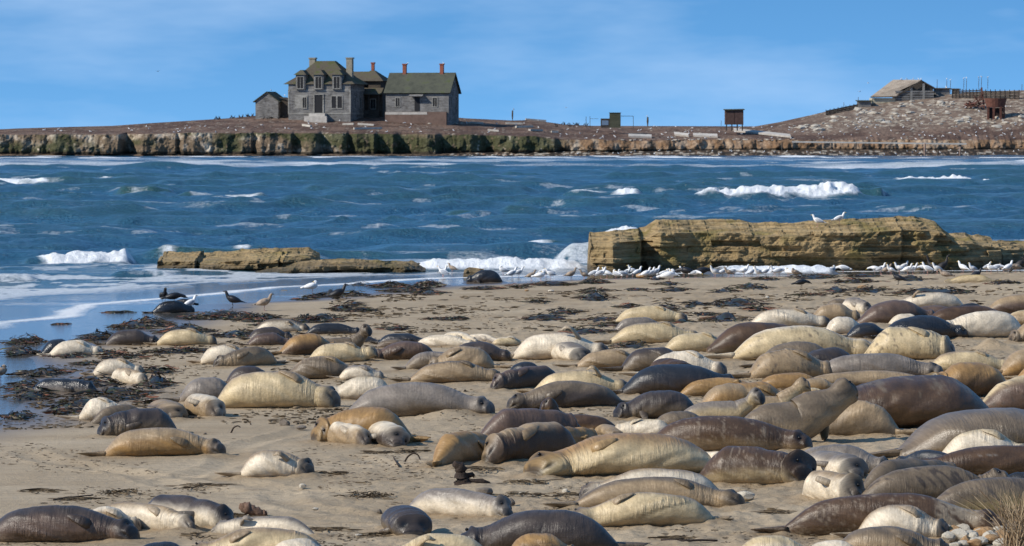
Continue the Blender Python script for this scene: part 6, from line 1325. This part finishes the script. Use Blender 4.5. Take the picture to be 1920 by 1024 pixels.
def wob(C, r_, seed, k=10, mat=DW, name='driftwood', label='', cat='driftwood', extra=()):
    C = np.array(C, float); g2 = np.random.RandomState(seed); q = np.linspace(0, len(C) - 1, len(C) * 4); Cs = np.stack([np.interp(q, range(len(C)), C[:, i]) for i in range(3)], -1); Rs = np.interp(q, range(len(C)), r_)
    mb = MB(); mb.loft(Cs, Rs * (1 + .08 * g2.randn(len(Rs))), k)
    for (E, er) in extra: mb.loft(E, er, 7)
    V = np.vstack(mb.V); V += .006 * g2.randn(*V.shape); mb.V = [V]; return mb
p = gpix(866, 908, True)
o = wob([(.02, 0, -.05), (-.02, 0, .08), (.02, .02, .18), (-.05, 0, .27), (-.13, -.02, .31)], [.16, .115, .085, .075, .035], 3, extra=[([(.05, 0, .06), (.16, -.02, .05), (.30, -.02, .04), (.42, 0, .02)], [.06, .035, .045, .015]), ([(.08, .02, .12), (.16, .03, .14), (.19, .03, .13)], [.045, .04, .02])]).build('driftwood_stump', DW, None, p, True)
tag(o, 'dark upright driftwood stump shaped like a raised head', 'driftwood')
p = gpix(470, 968, True); o = wob([(-.15, .02, .14), (-.05, 0, .11), (.06, 0, .07), (.16, 0, .04), (.22, 0, .05)], [.045, .08, .07, .05, .03], 5, mat=DW2).build('driftwood_chunk', DW2, None, p, True); tag(o, 'broken brown driftwood chunk right of the bottom left trio', 'driftwood')
def stick(pts, r, label, z0=.03):
    P = [gpix(x, y, True) + [0, 0, z] for x, y, z in pts]; o_ = P[0]; mb = MB(); n_ = len(P); q = np.linspace(0, n_ - 1, n_ * 4); A = np.array(P) - o_; Cs = np.stack([np.interp(q, range(n_), A[:, i]) for i in range(3)], -1)
    for _ in range(2): Cs[1:-1] = (Cs[:-2] + Cs[1:-1] * 2 + Cs[2:]) / 4
    mb.loft(Cs, np.linspace(r, r * .6, len(Cs)), 6); o = mb.build('stick', DW, None, o_, True); tag(o, label, 'stick'); return o
stick([(576, 759, .0), (566, 758, .12), (552, 757, .28), (547, 757, .33)], .014, 'thin dark twig leaning on the big cream seal')
stick([(748, 874, .0), (742, 868, .03), (738, 864, .05)], .016, 'short stick on the sand right of the two pups'); stick([(758, 868, .0), (764, 868, .10), (775, 868, .16), (784, 868, .13), (788, 868, .05)], .016, 'arched kelp stalk on the sand right of the two pups')
stick([(433, 812, .0), (438, 812, .10), (446, 812, .13), (451, 812, .10)], .016, 'small hooked stalk right of the tan seal nose'); stick([(1018, 783, .0), (1026, 781, .08), (1034, 781, .10), (1041, 781, .05)], .018, 'curved dark stalk left of the raised brown head')
stick([(1240, 1016, .02), (1275, 1018, .02), (1310, 1017, .03), (1345, 1015, .01)], .02, 'thin reddish stick lying at the bottom edge'); stick([(100, 940, .02), (135, 936, .03), (175, 932, .03)], .014, 'long thin stalk on the sand at lower left')
# dry weeds at the bottom right corner, close to the camera
t = NT('dry_weed'); rnd = t.attr('tone', 'Fac'); t.set(col=t.mix(rnd, (.16, .10, .055), (.50, .38, .24)), rough=.85, spec=.2); WEED = t.m
g = np.random.RandomState(77); V, Q, T_, n0 = [], [], [], 0; p0 = gpix(1922, 1048)
for k_ in range(280):
    L_ = g.uniform(.25, 1.0); b0 = np.array([g.normal(0.0, .10), g.normal(0, .12), -.02]); ln = np.array([g.normal(-.03, .16), g.normal(0, .2), 1.0]); ln /= np.linalg.norm(ln); q = np.linspace(0, 1, 8)[:, None]
    bend = np.array([g.normal(0, .35), g.normal(0, .2), -.10]); C_ = b0 + ln * L_ * q + bend * L_ * q ** 2 + .02 * np.cumsum(g.normal(0, .35, (8, 3)), 0) * q; mb = MB(); mb.loft(C_, np.linspace(.0065, .0025, 8) * g.uniform(.6, 1.6), 4)
    v_ = np.vstack(mb.V); V.append(v_); Q += [[i + n0 for i in q_] for q_ in mb.Q]; n0 += len(v_); T_.append(np.full(len(v_), g.rand()))
me = make_mesh('dry_weeds', np.vstack(V), Q, mats=[WEED], attrs={'tone': np.concatenate(T_)}); o = mobj('dry_weeds', me, p0); tag(o, 'tangle of dry brown weed stems in the bottom right corner', 'weeds', kind='stuff')
# ================================================================ BEACH SURFACE
# near ground: fan-shaped grid
NR, NC = 900, 800
yy = 46 * (190 / 46) ** np.linspace(0, 1, NR); tt = np.linspace(-0.20, 0.20, NC)
Y, A = np.meshgrid(yy, tt, indexing='ij'); X = A * Y
D = shore_dist(X, Y); Z = gz(X, Y)
foot = fbm(X / .22, Y / .30, 21, 3)
Z = Z + 0.035 * (sstep(.50, .85, foot) - sstep(.5, .2, foot)) * sstep(4, 14, D)
Z = Z + 0.02 * (fbm(X / .5, Y / .16, 9, 3) - .5) * sstep(3, 12, D)
# the herd presses into the sand and pushes up soft rims around each body; drag trails run between them
rim = np.zeros_like(X); churn = np.zeros_like(X)
for (sx, sy, hw) in SPINES:
    r0, r1_ = np.searchsorted(yy, [sy - 1.6, sy + 1.6]); 
    c0, c1 = np.searchsorted(tt, [(sx - 1.5) / sy, (sx + 1.5) / sy]); sl = (slice(r0, r1_), slice(c0, c1))
    if r1_ <= r0 or c1 <= c0: continue
    dd = np.hypot(X[sl] - sx, Y[sl] - sy); rim[sl] = np.maximum(rim[sl], np.exp(-np.maximum(dd - hw * .9, 0) ** 2 / .16 ** 2)); churn[sl] = np.maximum(churn[sl], np.exp(-np.maximum(dd - hw, 0) ** 2 / .55 ** 2))
Z = Z + rim * (.055 * fbm(X / .30, Y / .35, 91, 3) + .012) + churn * .05 * (fbm(X / .28, Y / .3, 92, 3) - .5)
for (ax_, ay_, bx_, by_) in [(700, 930, 200, 880), (1010, 900, 640, 860), (840, 1000, 500, 930), (60, 850, 420, 925), (1300, 960, 980, 975), (1140, 560, 700, 600), (1500, 610, 1230, 560), (560, 800, 330, 900), (900, 640, 1160, 665), (1750, 700, 1640, 690), (430, 720, 150, 800), (1420, 570, 1700, 545)]:
    p0, p1 = gpix(ax_, ay_), gpix(bx_, by_); q = np.linspace(0, 1, 60); tx = p0[0] + (p1[0] - p0[0]) * q + .25 * np.sin(q * 9 + ax_); ty = p0[1] + (p1[1] - p0[1]) * q + .25 * np.cos(q * 7)
    dm = np.full(X.shape, 9.0)
    for k_ in range(60):
        r0, r1_ = np.searchsorted(yy, [ty[k_] - .8, ty[k_] + .8]); c0, c1 = np.searchsorted(tt, [(tx[k_] - .8) / ty[k_], (tx[k_] + .8) / ty[k_]]); sl = (slice(r0, r1_), slice(c0, c1))
        dm[sl] = np.minimum(dm[sl], np.hypot(X[sl] - tx[k_], Y[sl] - ty[k_]))
    Z = Z - .035 * np.exp(-(dm / .22) ** 2) + .03 * np.exp(-((dm - .38) / .10) ** 2) * fbm(X / .3, Y / .3, 93, 2)
churn = np.clip(churn * .75 + .35 * sstep(.5, .7, fbm(X / 2.2, Y / 4.5, 94, 4)) * sstep(2, 8, D) * sstep(-6, 2, X), 0, 1)
Z = np.where(D > 0, np.maximum(Z, 0.012 * np.minimum(D, 1)), Z)
V = np.stack([X, Y, Z], -1).reshape(-1, 3)
wet = (1 - sstep(0.4, 5.0, D + 3.5 * (fbm(X / 5, Y / 8, 33, 3) - .5))).ravel()
beach = mobj('beach', make_mesh('beach', V, grid_quads(NR, NC), mats=[SAND], attrs={'wet': wet, 'churn': churn.ravel()}))
tag(beach, kind='structure')
